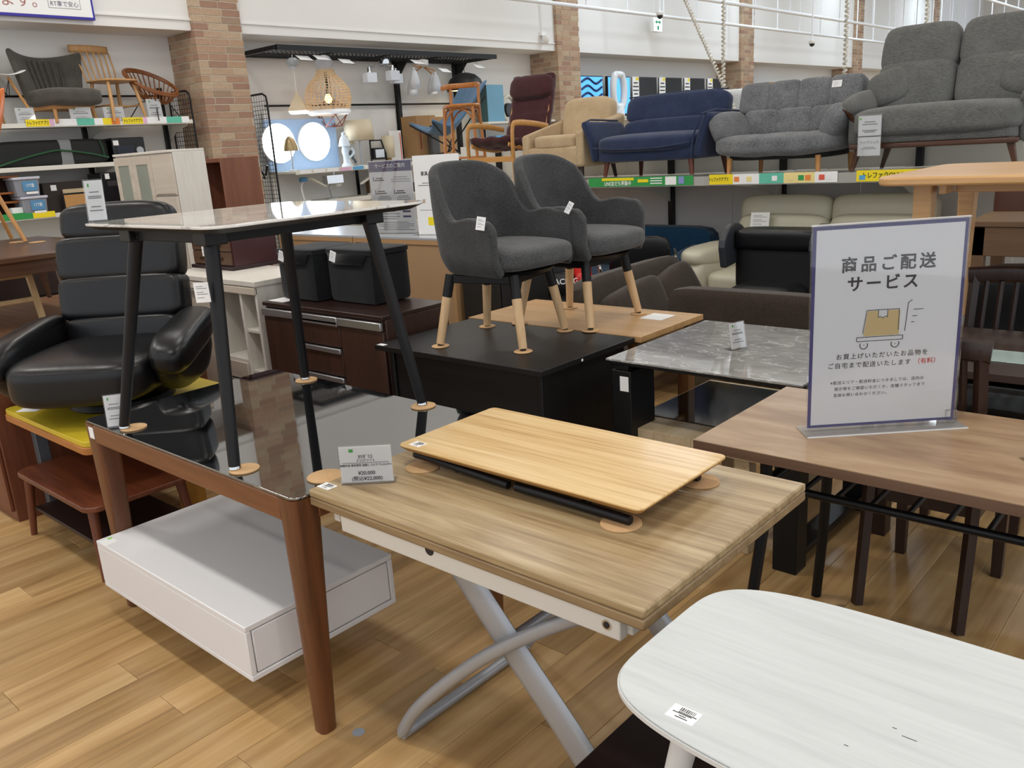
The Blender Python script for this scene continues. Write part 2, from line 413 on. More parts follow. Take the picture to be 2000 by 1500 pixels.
# ceiling lights (fixtures) and hanging white rails
LAMPH = mat('lamp_housing', '#e8e8e8', .5)
for (x, y, sx, sy, p, c), lo in zip(LAMPS, LAMP_OBS):
    t = T('ceiling_light', 'white rectangular ceiling light panel hung above the sales floor', 'ceiling light', (x, y, CEIL_Z-.42), 0, 'light panels under the ceiling')
    MB().box(-sx/2-.02, sx/2+.02, -sy/2-.02, sy/2+.02, .012, .07).build('housing', LAMPH, t, smooth=False)
    for s in (-1, 1): MB().cyl((0, s*sy*.4, .07), (0, s*sy*.4, .42), .004, n=6).build('suspension_rod', LAMPH, t)
    lo.parent = t; lo.location = (0, 0, 0)
RAILM = mat('rail_white', '#eceff2', .4)
def ceiling_rail(y, x0, x1, z, label, dx=1.05):
    t = T('ceiling_rail', label, 'rail', (x0, y, z), 0, 'white tube rails hung from the ceiling')
    MB().cyl((0, 0, 0), (x1-x0, 0, 0), .028, n=10).build('rail', RAILM, t)
    n = int((x1-x0)/dx)
    for i in range(n+1): MB().cyl((i*dx+.3, 0, .02), (i*dx+.3, 0, CEIL_Z-z), .013, n=6).build('hanger_rod', RAILM, t)
ceiling_rail(7.95, 8.4, 30, 3.40, 'long white tube rail crossing in front of the brick pillars')
ceiling_rail(6.75, 10.8, 30, 3.42, 'white tube rail above the tufted grey sofa', 1.3)
ceiling_rail(5.0, 16, 30, 3.75, 'white tube rail above the high backed grey sofa', 1.1)
CAM = mat('camera_dome', '#23262b', .2)
def dome_camera(x, y, z, label):
    t = T('security_camera', label, 'camera', (x, y, z), 0, 'dome cameras hung from the ceiling')
    MB().cyl((0, 0, 0), (0, 0, CEIL_Z-z), .012, n=6).build('stem', RAILM, t)
    MB().lathe([(.01, .04), (.055, .03), (.06, 0), (.05, -.02)], (0, 0, 0), 16).build('housing', WHITE, t)
    MB().lathe([(.045, -.02), (.042, -.045), (.025, -.065), (.004, -.072)], (0, 0, 0), 16).build('dome', CAM, t)
dome_camera(11.9, 7.4, 3.30, 'dome camera hanging beside the green exit sign')
dome_camera(15.6, 6.6, 2.95, 'dome camera hanging between the middle brick pillars')
dome_camera(22.5, 6.9, 2.98, 'dome camera hanging left of the big grey sofa')
t = T('wall_camera', 'white dome camera on the wall left of the second brick pillar', 'camera', (10.35, 8.4, 3.05))
MB().box(-.05, .05, 0, .05, .0, .06).build('mount', WHITE, t, bevel=.004); MB().lathe([(.05, 0), (.055, -.04), (.035, -.1), (.005, -.12)], (0, -.03, 0), 14).build('dome', WHITE, t)
MB().cyl((0, .03, .06), (-.02, .03, .7), .008, n=6).build('cable', WHITE, t)
EXITG = glow('exit_face', '#dff7ee', 1.1)
def exit_sign(x, y, z, label):
    t = T('exit_sign', label, 'sign', (x, y, z), 0, 'green exit signs')
    for s in (-1, 1): MB().cyl((s*.08, 0, .12), (s*.08, 0, CEIL_Z-z), .006, n=6).build('suspension_rod', WHITE, t)
    B('case', t, WHITE, -.13, .13, -.03, .03, -.12, .12); B('face', t, EXITG, -.125, .125, -.034, -.03, -.115, .115, 0)
    g = mat('exit_green', '#1f9d6b', .5)
    a = MB()
    for s in (-1, 1): a.add([(s*.09, -.036, .03), (s*.04, -.036, .07), (s*.04, -.036, -.01)], [(0, 1, 2)])
    a.box(-.05, .05, -.0365, -.035, .018, .042); a.box(-.025, .025, -.0365, -.035, -.09, -.03); a.build('arrow', g, t, smooth=False)
exit_sign(13.2, 8.28, 3.34, 'lit exit sign with green double arrow on the white beam')
exit_sign(24.4, 6.6, 3.05, 'exit sign half hidden behind the big grey sofa back')

# ================================================================== FOREGROUND
# printed helpers -------------------------------------------------
def lines(parent, x0, x1, zs, y, m, h=.003, name='print_lines'):
    b = MB()
    for i, z in enumerate(zs):
        w = (x1-x0)*(1 if i % 3 else .72); c = (x0+x1)/2; b.box(c-w/2, c+w/2, y-.0004, y, z-h/2, z+h/2)
    return b.build(name, m, parent, smooth=False)
def price_card(x, y, z, w, h, rz, label, rows=None, lean=8, foot=True, group='price cards in clear stands'):
    """white card in a clear stand; front faces local -y"""
    t = T('price_card', label, 'price card', (x, y, z), rz, group)
    a = R(-lean)
    def put(o): o.rotation_euler = (a, 0, 0); return o
    put(B('card', t, PAPER, -w/2+.002, w/2-.002, -.0008, .0008, .006, h-.004, 0))
    put(B('holder', t, ACRYL, -w/2, w/2, -.003, -.0012, .0, h, 0))
    if foot: B('stand_foot', t, ACRYL, -w/2, w/2, -.0, .045, 0, .002, 0)
    put(B('logo', t, GREENINK, -w*.3, -w*.22, -.0014, -.0008, h*.82, h*.9, 0))
    if rows:
        for s, sz, zz in rows:
            o = text(t, s, sz, (0, -.0036, zz), (R(90), 0, 0), INK); o.rotation_euler = (R(90)+a, 0, 0)
            o.location = (0, -.0038*math.cos(a)-zz*math.sin(a), zz*math.cos(a))
    else: put(lines(t, -w*.34, w*.34, [h*.7, h*.6, h*.56, h*.36, h*.27], -.0012, GREYINK, h*.022))
    return t
def barcode_tag(parent, X0, X1, Y0, Y1, z, seed=1, name='price_sticker', rz=-90):
    """sticker lying flat, its rows running along local x before rz"""
    w, h = (X1-X0)/2, (Y1-Y0)/2; x0, x1, y0, y1 = -w*1.15, w*1.15, -h*.8, h*.8
    o = B(name, parent, PAPER, x0, x1, y0, y1, 0, .0006, 0, loc=((X0+X1)/2, (Y0+Y1)/2, z), rot=(0, 0, R(rz))); b = MB(); rg = random.Random(seed); x = x0+(x1-x0)*.3
    while x < x1-(x1-x0)*.15:
        q = rg.uniform(.0006, .002); b.box(x, x+q, y0+(y1-y0)*.62, y0+(y1-y0)*.9, .0006, .0009); x += q+rg.uniform(.0008, .002)
    for f, c, d in ((.52, .3, .05), (.44, .12, .2), (.3, .4, .35), (.16, .3, .25)): b.box(x0+(x1-x0)*c, x1-(x1-x0)*d, y0+(y1-y0)*f, y0+(y1-y0)*(f+.05), .0006, .0009)
    b.build('barcode', INK, o, smooth=False); return o
def upright_tag(parent, c, w, h, rot=(0,0,0), name='price_tag'):
    """small white hang tag with faint print, facing local -y before rot"""
    o = MB().box(-w/2, w/2, -.0006, .0006, -h/2, h/2).build(name, PAPER, parent, smooth=False, loc=c, rot=rot)
    b = MB()
    for k, z in enumerate((.3, .2, .02, -.08, -.26)): b.box(-w*.36, w*(.36 if k % 2 else .1), -.001, -.0006, h*z-h*.014, h*z+h*.014)
    b.build('print_lines', GREYINK, o, smooth=False); return o
def disc(x, y, z, label, r=.042):
    return tag(MB().lathe([(r-.002, 0), (r, .001), (r, .004), (r-.002, .005)], (0, 0, 0), 28).build('cork_disc', CORK, loc=(x, y, z)), label, 'coaster', 'round cork discs under furniture feet')

# --- black glass dining table -------------------------------------
GT = wood('walnut_stain', ['#4c2c17', '#63391d', '#714526'], 'Z', rough=.38, streak=18, coat=.15)
GTH = wood('walnut_stain_rail', ['#633a1f', '#784a2a', '#865632'], 'Y', rough=.4, streak=18, coat=.15)
BG = mat('black_glass', '#07080a', .03, spec=1.0, var=0, ior=2.3)
t = T('dining_table', 'brown wooden dining table with glossy black glass top', 'table', (1.475, 2.41, 0))
gx, gy = .385, .635
MB().prism(rrect(-gx, gx, -gy, gy, .03, 5), .712, .72).build('glass_top', BG, t, bevel=.002)
a = T
for s in (-1, 1):
    B('apron', t, GTH, s*(gx-.012)-.012, s*(gx-.012)+.012, -gy+.07, gy-.07, .645, .711, .004)
    MB().box(-gx+.07, gx-.07, s*(gy-.012)-.012, s*(gy-.012)+.012, .645, .711).build('apron', wood('walnut_stain_x', ['#633a1f', '#784a2a', '#865632'], 'X', rough=.4, streak=18), t, bevel=.004)
    for q in (-1, 1):
        b = MB(); top = (s*(gx-.041), q*(gy-.041), .711); bot = (s*(gx-.035), q*(gy+(-.04)), .0)
        P = [rrect(-.041, .041, -.041, .041, .012, 3), rrect(-.039, .039, -.039, .039, .014, 3), rrect(-.026, .026, -.026, .026, .018, 3)]
        Z = [.711, .62, .0]; C = [(s*(gx-.041), q*(gy-.041)), (s*(gx-.04), q*(gy-.042)), (s*(gx-.03), q*(gy-.05))]
        n = len(P[0]); vs = []; 
        for pp, zz, cc in zip(P, Z, C): vs += [(x+cc[0], y+cc[1], zz) for x, y in pp]
        fs = [tuple(range(n))]+[tuple(2*n+k for k in range(n))[::-1]]
        for i in range(2):
            for k in range(n): fs.append((i*n+k, (i+1)*n+k, (i+1)*n+(k+1) % n, i*n+(k+1) % n))
        b.add(vs, fs).build('leg', GT, t)
MB().box(-gx-.002, -gx, .565, .6, .66, .70).build('price_sticker', PAPER, t, smooth=False)

# --- white floating drawer box under it ---------------------------
WL = mat('white_lacquer', '#e6e5e6', .42, var=.01)
x0, x1, y0, y1, z0, z1 = 1.0195, 1.557, 2.0044, 2.965, .13, .3055
t = T('drawer_unit', 'low white box coffee table with a drawer under the glass table', 'low table', ((x0+x1)/2, (y0+y1)/2, 0))
hx, hy = (x1-x0)/2, (y1-y0)/2
B('top_panel', t, WL, -hx, hx, -hy, hy, z1-.018, z1); B('bottom_panel', t, WL, -hx, hx, -hy, hy, z0, z0+.018)
for s in (-1, 1): B('side_panel', t, WL, s*(hx-.009)-.009, s*(hx-.009)+.009, -hy, hy, z0+.018, z1-.018)
B('back_panel', t, WL, -hx+.018, hx-.018, hy-.018, hy, z0+.018, z1-.018)
B('drawer_front', t, WL, -hx+.0215, hx-.0215, -hy+.001, -hy+.02, z0+.0215, z1-.0215)
B('drawer_gap', t, mat('dark_gap', '#2a2a2c', .9), -hx+.0185, hx-.0185, -hy+.012, -hy+.03, z0+.0185, z1-.0185, 0)
B('recessed_plinth', t, mat('plinth_shaded', '#6d6c6e', .6), -hx+.17, hx-.17, -hy+.2, hy-.2, 0, z0, 0)  # white plinth; the shade beneath the box is put into its grey
for sy in (-1, 1): MB().cyl((-hx+.09, sy*(hy-.12), z0-.02), (-hx+.09, sy*(hy-.12), z0), .014).build('foot', BLACK, t)
B('price_sticker', t, PAPER, -hx+.004, -hx+.045, hy-.075, hy-.02, z1, z1+.0006, 0)
B('green_mark', t, LTGREEN, -hx+.03, -hx+.045, hy-.035, hy-.02, z1+.0006, z1+.001, 0)

# --- marble topped black table standing on the glass ---------------
MARB = marble('white_marble_top', '#d9d7d3', '#a8a6a2', .03, 2.2, 1.0, .12)
ZG = .72
t = T('marble_table', 'white marble topped table with thin black splayed legs on the glass table', 'table', (1.48, 2.39, ZG))
Lx0, Lx1, Ly0, Ly1 = 1.10-1.48, 1.86-1.48, 1.99-2.39, 2.79-2.39; ZT = 1.40-ZG
MB().prism(rrect(Lx0, Lx1, Ly0, Ly1, .07, 7), ZT-.008, ZT).build('marble_top', MARB, t, bevel=.002)
p0 = rrect(Lx0+.035, Lx1-.035, Ly0+.035, Ly1-.035, .05, 7); p1 = rrect(Lx0+.003, Lx1-.003, Ly0+.003, Ly1-.003, .068, 7); n = len(p0)
MB().add([(x, y, ZT-.022) for x, y in p0]+[(x, y, ZT-.0085) for x, y in p1], [tuple(range(n))[::-1], tuple(range(n, 2*n))]+[(i, (i+1) % n, n+(i+1) % n, n+i) for i in range(n)]).build('underside', mat('charcoal_underside', '#1b1d20', .5), t)
feet = [(1.12, 2.785), (1.12, 2.10), (1.82, 2.755), (1.82, 2.085)]
tops = [(1.205, 2.64), (1.205, 2.19), (1.745, 2.64), (1.745, 2.17)]
BLKT = mat('black_tube', '#0b0c10', .42, spec=.35)
for (fx, fy), (tx, ty) in zip(feet, tops):
    lg = MB().cyl((tx-1.48, ty-2.39, ZT-.06), (fx-1.48, fy-2.39, .014), .0215, .0165, 16).build('leg', BLKT, t)
    MB().lathe([(.016, .005), (.018, .009), (.016, .016)], (fx-1.48, fy-2.39, 0), 16).build('foot_cap', CHROME, lg)
    MB().box(tx-1.48-.034, tx-1.48+.034, ty-2.39-.034, ty-2.39+.034, ZT-.062, ZT-.021).build('corner_block', BLACK, t, bevel=.003)
for ty in (2.64, 2.18): B('apron', t, mat('apron_black', '#111318', .5, spec=.3), 1.205-1.48, 1.745-1.48, ty-2.39-.012, ty-2.39+.012, ZT-.058, ZT-.022)
for tx in (1.205, 1.745):
    ap = B('apron', t, mat('apron_black', '#111318', .5, spec=.3), tx-1.48-.012, tx-1.48+.012, 2.18-2.39, 2.64-2.39, ZT-.058, ZT-.022)
for yy in (2.235, 2.60):
    for zz in (-.033, -.049): MB().cyl((1.193-1.48-.001, yy-2.39, ZT+zz), (1.193-1.48-.002, yy-2.39, ZT+zz), .006, n=10).build('bolt', INK, t)
tg = upright_tag(t, (1.1585-1.48-.024, 2.15-2.39, .50), .04, .055, (R(4), 0, R(-48)), 'price_sticker')
for i, ((fx, fy), lb) in enumerate(zip(feet, ['cork disc under the far left black leg, beside the price card', 'cork disc under the near left black leg on the black glass', 'cork disc under the far black leg on the black glass', 'cork disc under the right black leg by the oak top'])):
    dx, dy = [(.025, -.01), (.02, -.015), (0, -.005), (0, -.005)][i]
    disc(fx+dx, fy+dy, ZG, lb)
disc(1.235, 1.835, ZG, 'bare cork disc lying on the black glass beside the oak table corner', .05)
price_card(1.115, 2.83, ZG+.001, .062, .115, R(-35), 'price card in clear stand on the black glass by the table leg', lean=6)
price_card(1.145, 2.74, 1.401, .058, .13, R(-42), 'tall price card standing on the white marble tabletop', lean=6)

# --- light oak folding table with crossed silver legs --------------
OAKG = wood('greige_oak', ['#7d6748', '#9b835f', '#b09a75', '#bda985'], 'Y', scale=1, rough=.36, streak=22, coat=.1)
OAKE = wood('greige_oak_edge', ['#7b6346', '#8f7755', '#a08865'], 'Y', rough=.45, streak=30)
FRW = mat('cream_frame', '#dad6cd', .5, var=.01)
SILV = mat('silver_paint', '#a9adb3', .35, metal=.35, var=.02)
wx0, wx1, wy0, wy1, wz = 1.135, 1.835, .758, 1.772, .735
cx, cy = (wx0+wx1)/2, (wy0+wy1)/2; hx, hy = (wx1-wx0)/2, (wy1-wy0)/2
t = T('folding_table', 'pale oak lift table with curved crossed silver legs', 'table', (cx, cy, 0))
MB().box(-hx, hx, -hy, hy, wz-.021, wz).build('top_leaf', OAKG, t, bevel=.005)
MB().box(-hx, hx, -hy, hy, wz-.044, wz-.0215).build('folded_leaf', OAKE, t, bevel=.004)
for s in (-1, 1):
    fr = B('frame_rail', t, FRW, s*(hx-.022)-.012, s*(hx-.022)+.012, -hy+.06, hy-.11, wz-.092, wz-.0445, .003)
    if s < 0: MB().cyl((-hx+.010, -hy+.09, wz-.066), (-hx+.0085, -hy+.09, wz-.066), .011).build('bolt_recess', CHROME, fr); MB().cyl((-hx+.0087, -hy+.09, wz-.066), (-hx+.0075, -hy+.09, wz-.066), .007).build('bolt', INK, fr)
    B('frame_rail', t, FRW, -hx+.034, hx-.034, s*(hy-.06)-.012, s*(hy-.06)+.012, wz-.088, wz-.0445, .003)
MB().cyl((-hx+.009, .07, wz-.05), (-hx+.013, .07, wz-.05), .014).build('lock_slot', INK, t)
for xx in (1.262, 1.708):   # flat straight legs
    pts = [(xx-cx, 1.44-cy, .665), (xx-cx, 1.23-cy, .44), (xx-cx, 1.02-cy, .225), (xx-cx, .86-cy, .02)]
    MB().tube(smoothpath(pts, 5), .044, 12, sq=(1, .32)).build('straight_leg', SILV, t)
MB().cyl((1.20-cx, .86-cy, .018), (1.77-cx, .86-cy, .018), .018).build('floor_bar', SILV, t)
for xx, s in ((1.22, 1), (1.75, -1)):    # curved legs
    pts = [(xx-cx, 1.615-cy, .016), (xx-cx, 1.52-cy, .15), (xx-cx, 1.27-cy, .39), (xx-cx, 1.02-cy, .575), (xx-cx, .87-cy, .655)]
    MB().tube(smoothpath(pts, 6), [.012]+[.017]*24, 12).build('curved_leg', SILV, t)
MB().cyl((1.22-cx, 1.612-cy, .018), (1.75-cx, 1.612-cy, .018), .0165).build('floor_bar', SILV, t)
MB().cyl((1.25-cx, 1.24-cy, .42), (1.72-cx, 1.24-cy, .42), .012).build('pivot_bar', SILV, t)
barcode_tag(t, 1.155-cx, 1.195-cx, 1.725-cy, 1.765-cy, wz, 4)
pc = price_card(1.245, 1.665, wz, .138, .106, R(-50), 'large price card reading twenty thousand yen on the pale oak table',
    rows=[('ｶﾘｶﾞﾘｽ', .0125, .0745), ('ﾀﾞｲﾆﾝｸﾞﾃｰﾌﾞﾙ', .0075, .0645), ('伸縮天板 使用感有 程度C コロ下 ﾅﾁｭﾗﾙ×ﾎﾜｲﾄ', .0068, .052), ('¥20,000', .0135, .031), ('(税込¥22,000)', .0135, .016)], lean=2)
for o in pc.children:
    if o.name.startswith('logo'): o.rotation_euler = (R(-2), 0, 0)
B('rule_line', pc, INK, -.06, .06, -.0045, -.004, .0585, .0593, 0).rotation_euler = (R(-2), 0, 0)

# --- small honey oak table with folded legs lying on it --------------
HON = wood('honey_oak', ['#a67b45', '#cca66a', '#ddbd86', '#e4c896'], 'Y', rough=.34, streak=30, coat=.15, an=.035)
HONE = wood('honey_oak_edge', ['#a87c45', '#ba8d52'], 'Y', rough=.4)
ox0, ox1, oy0, oy1, oz = 1.372, 1.752, .918, 1.688, .80
cx, cy = (ox0+ox1)/2, (oy0+oy1)/2; hx, hy = (ox1-ox0)/2, (oy1-oy0)/2
t = T('folding_coffee_table', 'small honey oak coffee table with legs folded flat', 'coffee table', (cx, cy, wz))
zt = oz-wz; p1 = rrect(-hx, hx, -hy, hy, .018, 5); p0 = rrect(-hx+.014, hx-.014, -hy+.014, hy-.014, .012, 5); n = len(p1)
MB().prism(p1, zt-.006, zt).build('top', HON, t, bevel=.002)
MB().add([(x, y, zt-.019) for x, y in p0]+[(x, y, zt-.0062) for x, y in p1], [tuple(range(n))[::-1], tuple(range(n, 2*n))]+[(i, (i+1) % n, n+(i+1) % n, n+i) for i in range(n)]).build('bevelled_edge', HONE, t)
for xx in (-hx+.035, hx-.05):
    MB().tube([(xx, hy-.03, zt-.034), (xx, hy-.08, zt-.034), (xx, .02, zt-.048)], .0105, 10).build('folded_leg', BLKT, t)
    MB().tube([(xx, -.005, zt-.046), (xx, -.1, zt-.046), (xx, -hy+.05, zt-.05)], .0115, 10).build('folded_leg', BLKT, t)
for yy in (-.2, .2): MB().cyl((-hx+.035, yy, zt-.046), (hx-.05, yy, zt-.046), .009).build('cross_tube', BLKT, t)
barcode_tag(t, -hx+.012, -hx+.046, hy-.07, hy-.03, zt, 9)
for xx, yy, lb in ((ox0+.03, oy1-.06, 'cork disc under the far left folded leg of the honey oak top'), (ox0+.035, oy0+.075, 'cork disc under the near corner of the honey oak top'), (ox1-.045, oy0+.05, 'cork disc under the right edge of the honey oak top')):
    disc(xx, yy, wz, lb, .046)

# --- brown table with black rack legs + delivery sign ---------------
BRN = wood('rustic_brown', ['#7c6047', '#93765a', '#a68a6b', '#b39a7c'], 'Y', scale=.8, rough=.4, streak=8, coat=.05, an=.2)
BRNE = wood('rustic_brown_edge', ['#5b4334', '#6f5441'], 'Y', rough=.5)
bx0, bx1, by0, by1, bz = 1.998, 2.608, -.14, 1.155, .72
cx, cy = (bx0+bx1)/2, (by0+by1)/2; hx, hy = (bx1-bx0)/2, (by1-by0)/2
t = T('rack_table', 'rustic brown table with black steel legs and a rod rack', 'table', (cx, cy, 0))
B('top', t, BRN, -hx, hx, -hy, hy, bz-.002, bz, 0); B('top_core', t, BRNE, -hx, hx, -hy, hy, bz-.03, bz-.0022, .001)
for sx in (-1, 1):
    for sy in (-1, 1):
        X = sx*(hx-.085); Y = sy*(hy-.18)
        MB().tube(smoothpath([(X, Y, bz-.03), (X, Y, .56), (X+sx*.004, Y, .5), (X+sx*.035, Y+sy*.02, .25), (X+sx*.06, Y+sy*.045, 0)], 4), .0165, 12).build('leg', BLKT, t)
    MB().cyl((sx*(hx-.13), -hy+.19, .575), (sx*(hx-.13), hy-.17, .575), .0115).build('rack_rail', BLKT, t)
for sy in (-1, 1): MB().cyl((-hx+.085, sy*(hy-.18), .6), (hx-.085, sy*(hy-.18), .6), .016).build('rack_end_bar', BLKT, t)
for yy in [.89-.0925*k for k in range(9)]: MB().cyl((-hx+.13, yy-cy, .578), (hx-.13, yy-cy, .578), .0075).build('rack_rod', BLKT, t)
# sign
BLUEF = mat('indigo_frame_print', '#2b2578', .5)
t = T('delivery_sign', 'A2 acrylic stand sign with delivery service notice and blue border', 'sign', (2.35, .765, bz), math.atan2(-.31, .28))
w, h = .418, .575
B('paper', t, BLUEF, -w/2+.004, w/2-.004, -.0008, .0008, .012, h-.004, 0)
B('print_area', t, mat('poster_white', '#fafafb', .5, var=.003), -w/2+.013, w/2-.013, -.0012, -.0008, .02, h-.014, 0)
B('front_sheet', t, ACRYL, -w/2, w/2, -.0045, -.0025, .001, h, 0); B('back_sheet', t, ACRYL, -w/2, w/2, .0025, .0045, .001, h, 0)
B('top_fold', t, glass('acrylic_edge', '#ffffff', .05, .55), -w/2, w/2, -.0045, .0045, h-.003, h+.001, 0)
B('base_plate', t, glass('acrylic_base', '#f6f2ee', .05, .14), -w/2-.012, w/2+.012, -.05, .05, 0.0005, .0035, 0)
B('base_edge', t, glass('acrylic_edge', '#ffffff', .05, .55), -w/2-.012, w/2+.012, -.0525, -.05, 0.0005, .004, 0)
B('clip', t, ACRYL, w/2-.028, w/2+.002, -.012, .006, .012, .042, .002)
RED = mat('red_ink', '#d8453f', .6)
def sg(s, sz, x, z, m=INK, bold=0, sp=1.0): return text(t, s, sz, (x, -.0016, z), (R(90), 0, 0), m, bold=bold, space=sp)
sg('商品ご配送', .044, -.002, .462, bold=.001, sp=1.38); sg('サービス', .044, -.014, .410, bold=.001, sp=1.26)
sg('お買上げいただいたお品物を', .0172, -.006, .212, sp=1.28, bold=.0001); sg('ご自宅まで配送いたします', .0172, -.04, .187, sp=1.24, bold=.0001); sg('（有料）', .0172, .118, .187, RED, .0002, 1.05)
sg('※配送エリア・配送料金につきましては、店内の', .0108, -.016, .139, sp=1.22); sg('掲示物をご確認いただくか、店舗スタッフまで', .0108, -.008, .121, sp=1.22); sg('直接お問い合わせください。', .0108, -.058, .103, sp=1.22)
D = MB()
def seg(x0, z0, x1, z1, w=.0016):
    d = Vector((x1-x0, 0, z1-z0)); nn = Vector((-d.z, 0, d.x)).normalized()*w/2; y = -.0024
    D.add([(x0-nn.x, y, z0-nn.z), (x0+nn.x, y, z0+nn.z), (x1+nn.x, y, z1+nn.z), (x1-nn.x, y, z1-nn.z)], [(0, 3, 2, 1)])
for q in ((-.052,.265,-.044,.322),(-.044,.322,.034,.322),(.034,.322,.034,.27),(-.016,.322,-.016,.303),(.006,.322,.006,.303),(-.016,.303,-.011,.306),(-.011,.306,-.005,.301),(-.005,.301,.001,.306),(.001,.306,.006,.303),
    (-.066,.256,.046,.256),(-.066,.246,.046,.246),(-.066,.256,-.066,.246),(.046,.256,.046,.246),(.05,.266,.055,.335),(.055,.335,.064,.342),(.068,.318,.092,.318),(.066,.302,.078,.302),(.064,.287,.072,.287)): seg(*q)
for cx_ in (-.048, .028):
    for k in range(10):
        a0, a1 = R(150+24*k), R(150+24*(k+1)); seg(cx_+.0095*math.cos(a0), .236+.0095*math.sin(a0), cx_+.0095*math.cos(a1), .236+.0095*math.sin(a1), .002)
    seg(cx_-.001, .236, cx_+.001, .236, .002)
UP = lambda b: [(v[0]*1.12-.004, v[1], (v[2]-.29)*1.12+.303) for v in b]
D.v = UP(D.v)
D.build('trolley_drawing', INK, t, smooth=False)
MB().add(UP([(-.05,-.0019,.258),(.036,-.0019,.258),(.036,-.0019,.32),(-.042,-.0019,.32)]), [(0,1,2,3)]).build('parcel_drawing', mat('parcel_tan', '#e6cb8e', .6), t, smooth=False)
MB().add(UP([(-.016,-.0021,.303),(.006,-.0021,.303),(.006,-.0021,.322),(-.016,-.0021,.322)]), [(0,1,2,3)]).build('tape_drawing', PAPER, t, smooth=False)
price_card(2.30, .335, bz, .12, .1, R(-50), 'edge of a clear price stand at the right border on the brown table', lean=6)

# --- white rounded table on a dark low table ------------------------
WT = wood('white_wash', ['#bbbfbf', '#c6caca', '#ced2d2'], 'Y', rough=.42, streak=30, bump=.05)
WTE = mat('white_wash_edge', '#d6d7d6', .45, var=.01)
t = T('white_coffee_table', 'white washed low table with rounded corners and round legs', 'coffee table', (1.13, .11, .3405))
def squircle(hx, hy, n, k=72):
    out = []
    for i in range(k):
        a = 2*PI*i/k; c, s = math.cos(a), math.sin(a); out.append((math.copysign(abs(c)**(2/n), c)*hx, math.copysign(abs(s)**(2/n), s)*hy))
    return out
pl = [(x*(1-.04*(y/.6)**2), y) for x, y in squircle(.25, .605, 5.2, 96)]
zt = .38; n = len(pl)
MB().prism([(x*.992, y*.996) for x, y in pl], zt-.004, zt).build('top', WT, t, bevel=.002)
lo = [(x*.93, y*.97) for x, y in pl]
MB().add([(x, y, zt-.028) for x, y in lo]+[(x, y, zt-.012) for x, y in pl]+[(x, y, zt-.0045) for x, y in pl],
    [tuple(range(n))[::-1], tuple(range(2*n, 3*n))]+[(k*n+i, k*n+(i+1) % n, (k+1)*n+(i+1) % n, (k+1)*n+i) for k in (0, 1) for i in range(n)]).build('rounded_edge', WTE, t)
for sx in (-1, 1):
    for sy in (-1, 1): MB().cyl((sx*.115, sy*.475, zt-.027), (sx*.15, sy*.545, 0), .024, .015, 16).build('leg', WTE, t)
barcode_tag(t, -.205, -.165, .435, .475, zt, 12)
MB().box(-.045, -.044, .17, .19, zt, zt+.0005).box(-.035, -.034, .2, .206, zt, zt+.0005).box(-.11, -.109, .24, .246, zt, zt+.0005).build('scuff_marks', mat('scuff', '#4b4d4f', .8), t, smooth=False)
DKT = wood('espresso_top', ['#150d0d', '#1d1211'], 'Y', rough=.3)
t = T('dark_low_table', 'very dark low table below the white coffee table', 'low table', (1.25, .2, 0))
B('top', t, DKT, -.42, .42, -.75, .715, .305, .34)
for sx in (-1, 1):
    for sy in (-.7, .66): B('leg', t, DKT, sx*.36-.03, sx*.36+.03, sy-.03, sy+.03, 0, .305)

# ================================================================== MIDDLE: desks, tables, grey chairs
DSK = wood('black_oak_desk', ['#0a0a0b', '#111112', '#161617'], 'Y', rough=.42, spec=.35, streak=30)
x0, x1, y0, y1 = 2.362, 2.995, 2.012, 2.995; cx, cy = (x0+x1)/2, (y0+y1)/2; hx, hy = (x1-x0)/2, (y1-y0)/2
t = T('black_desk', 'black wood desk carrying a dark grey armchair', 'desk', (cx, cy, 0))
B('top', t, DSK, -hx, hx, -hy, hy, .695, .72); B('front_panel', t, DSK, -hx+.06, -hx+.08, -hy+.07, hy-.07, .02, .695)
for s in (-1, 1): B('side_panel', t, DSK, -hx+.05, hx-.02, s*(hy-.055)-.012, s*(hy-.055)+.012, 0, .695)
MB().cyl((-.06, -hy, .706), (-.06, -hy-.001, .706), .006).build('screw_cap', WHITE, t)
B('price_sticker', t, PAPER, -hx+.004, -hx+.03, hy-.06, hy-.015, .72, .7206, 0)
BUT = wood('butcher_block', ['#ab8250', '#bc9463', '#caa575'], 'Y', rough=.4, streak=14)
x0, x1, y0, y1 = 3.0, 3.535, 1.985, 3.02; cx, cy = (x0+x1)/2, (y0+y1)/2; hx, hy = (x1-x0)/2, (y1-y0)/2
t = T('butcher_block_table', 'honey coloured butcher block table carrying the rear grey armchair', 'table', (cx, cy, 0))
for k in range(6):
    a = -hx+2*hx*k/6; B('stave', t, BUT, a+.0003, a+2*hx/6-.0003, -hy, hy, .697, .722, .0006)
for sx in (-1, 1):
    for sy in (-1, 1): B('leg', t, wood('brown_leg', ['#6d4a2a', '#835c37'], 'Z'), sx*(hx-.06)-.03, sx*(hx-.06)+.03, sy*(hy-.06)-.03, sy*(hy-.06)+.03, 0, .697)
B('apron', t, BUT, -hx+.08, hx-.08, -hy+.05, -hy+.07, .63, .697); B('apron', t, BUT, -hx+.08, hx-.08, hy-.07, hy-.05, .63, .697)
tag(B('price_sheet', None, PAPER, 3.33, 3.46, 2.09, 2.21, .7224, .723, 0), 'flat white price sheet on the butcher block table', 'price card')

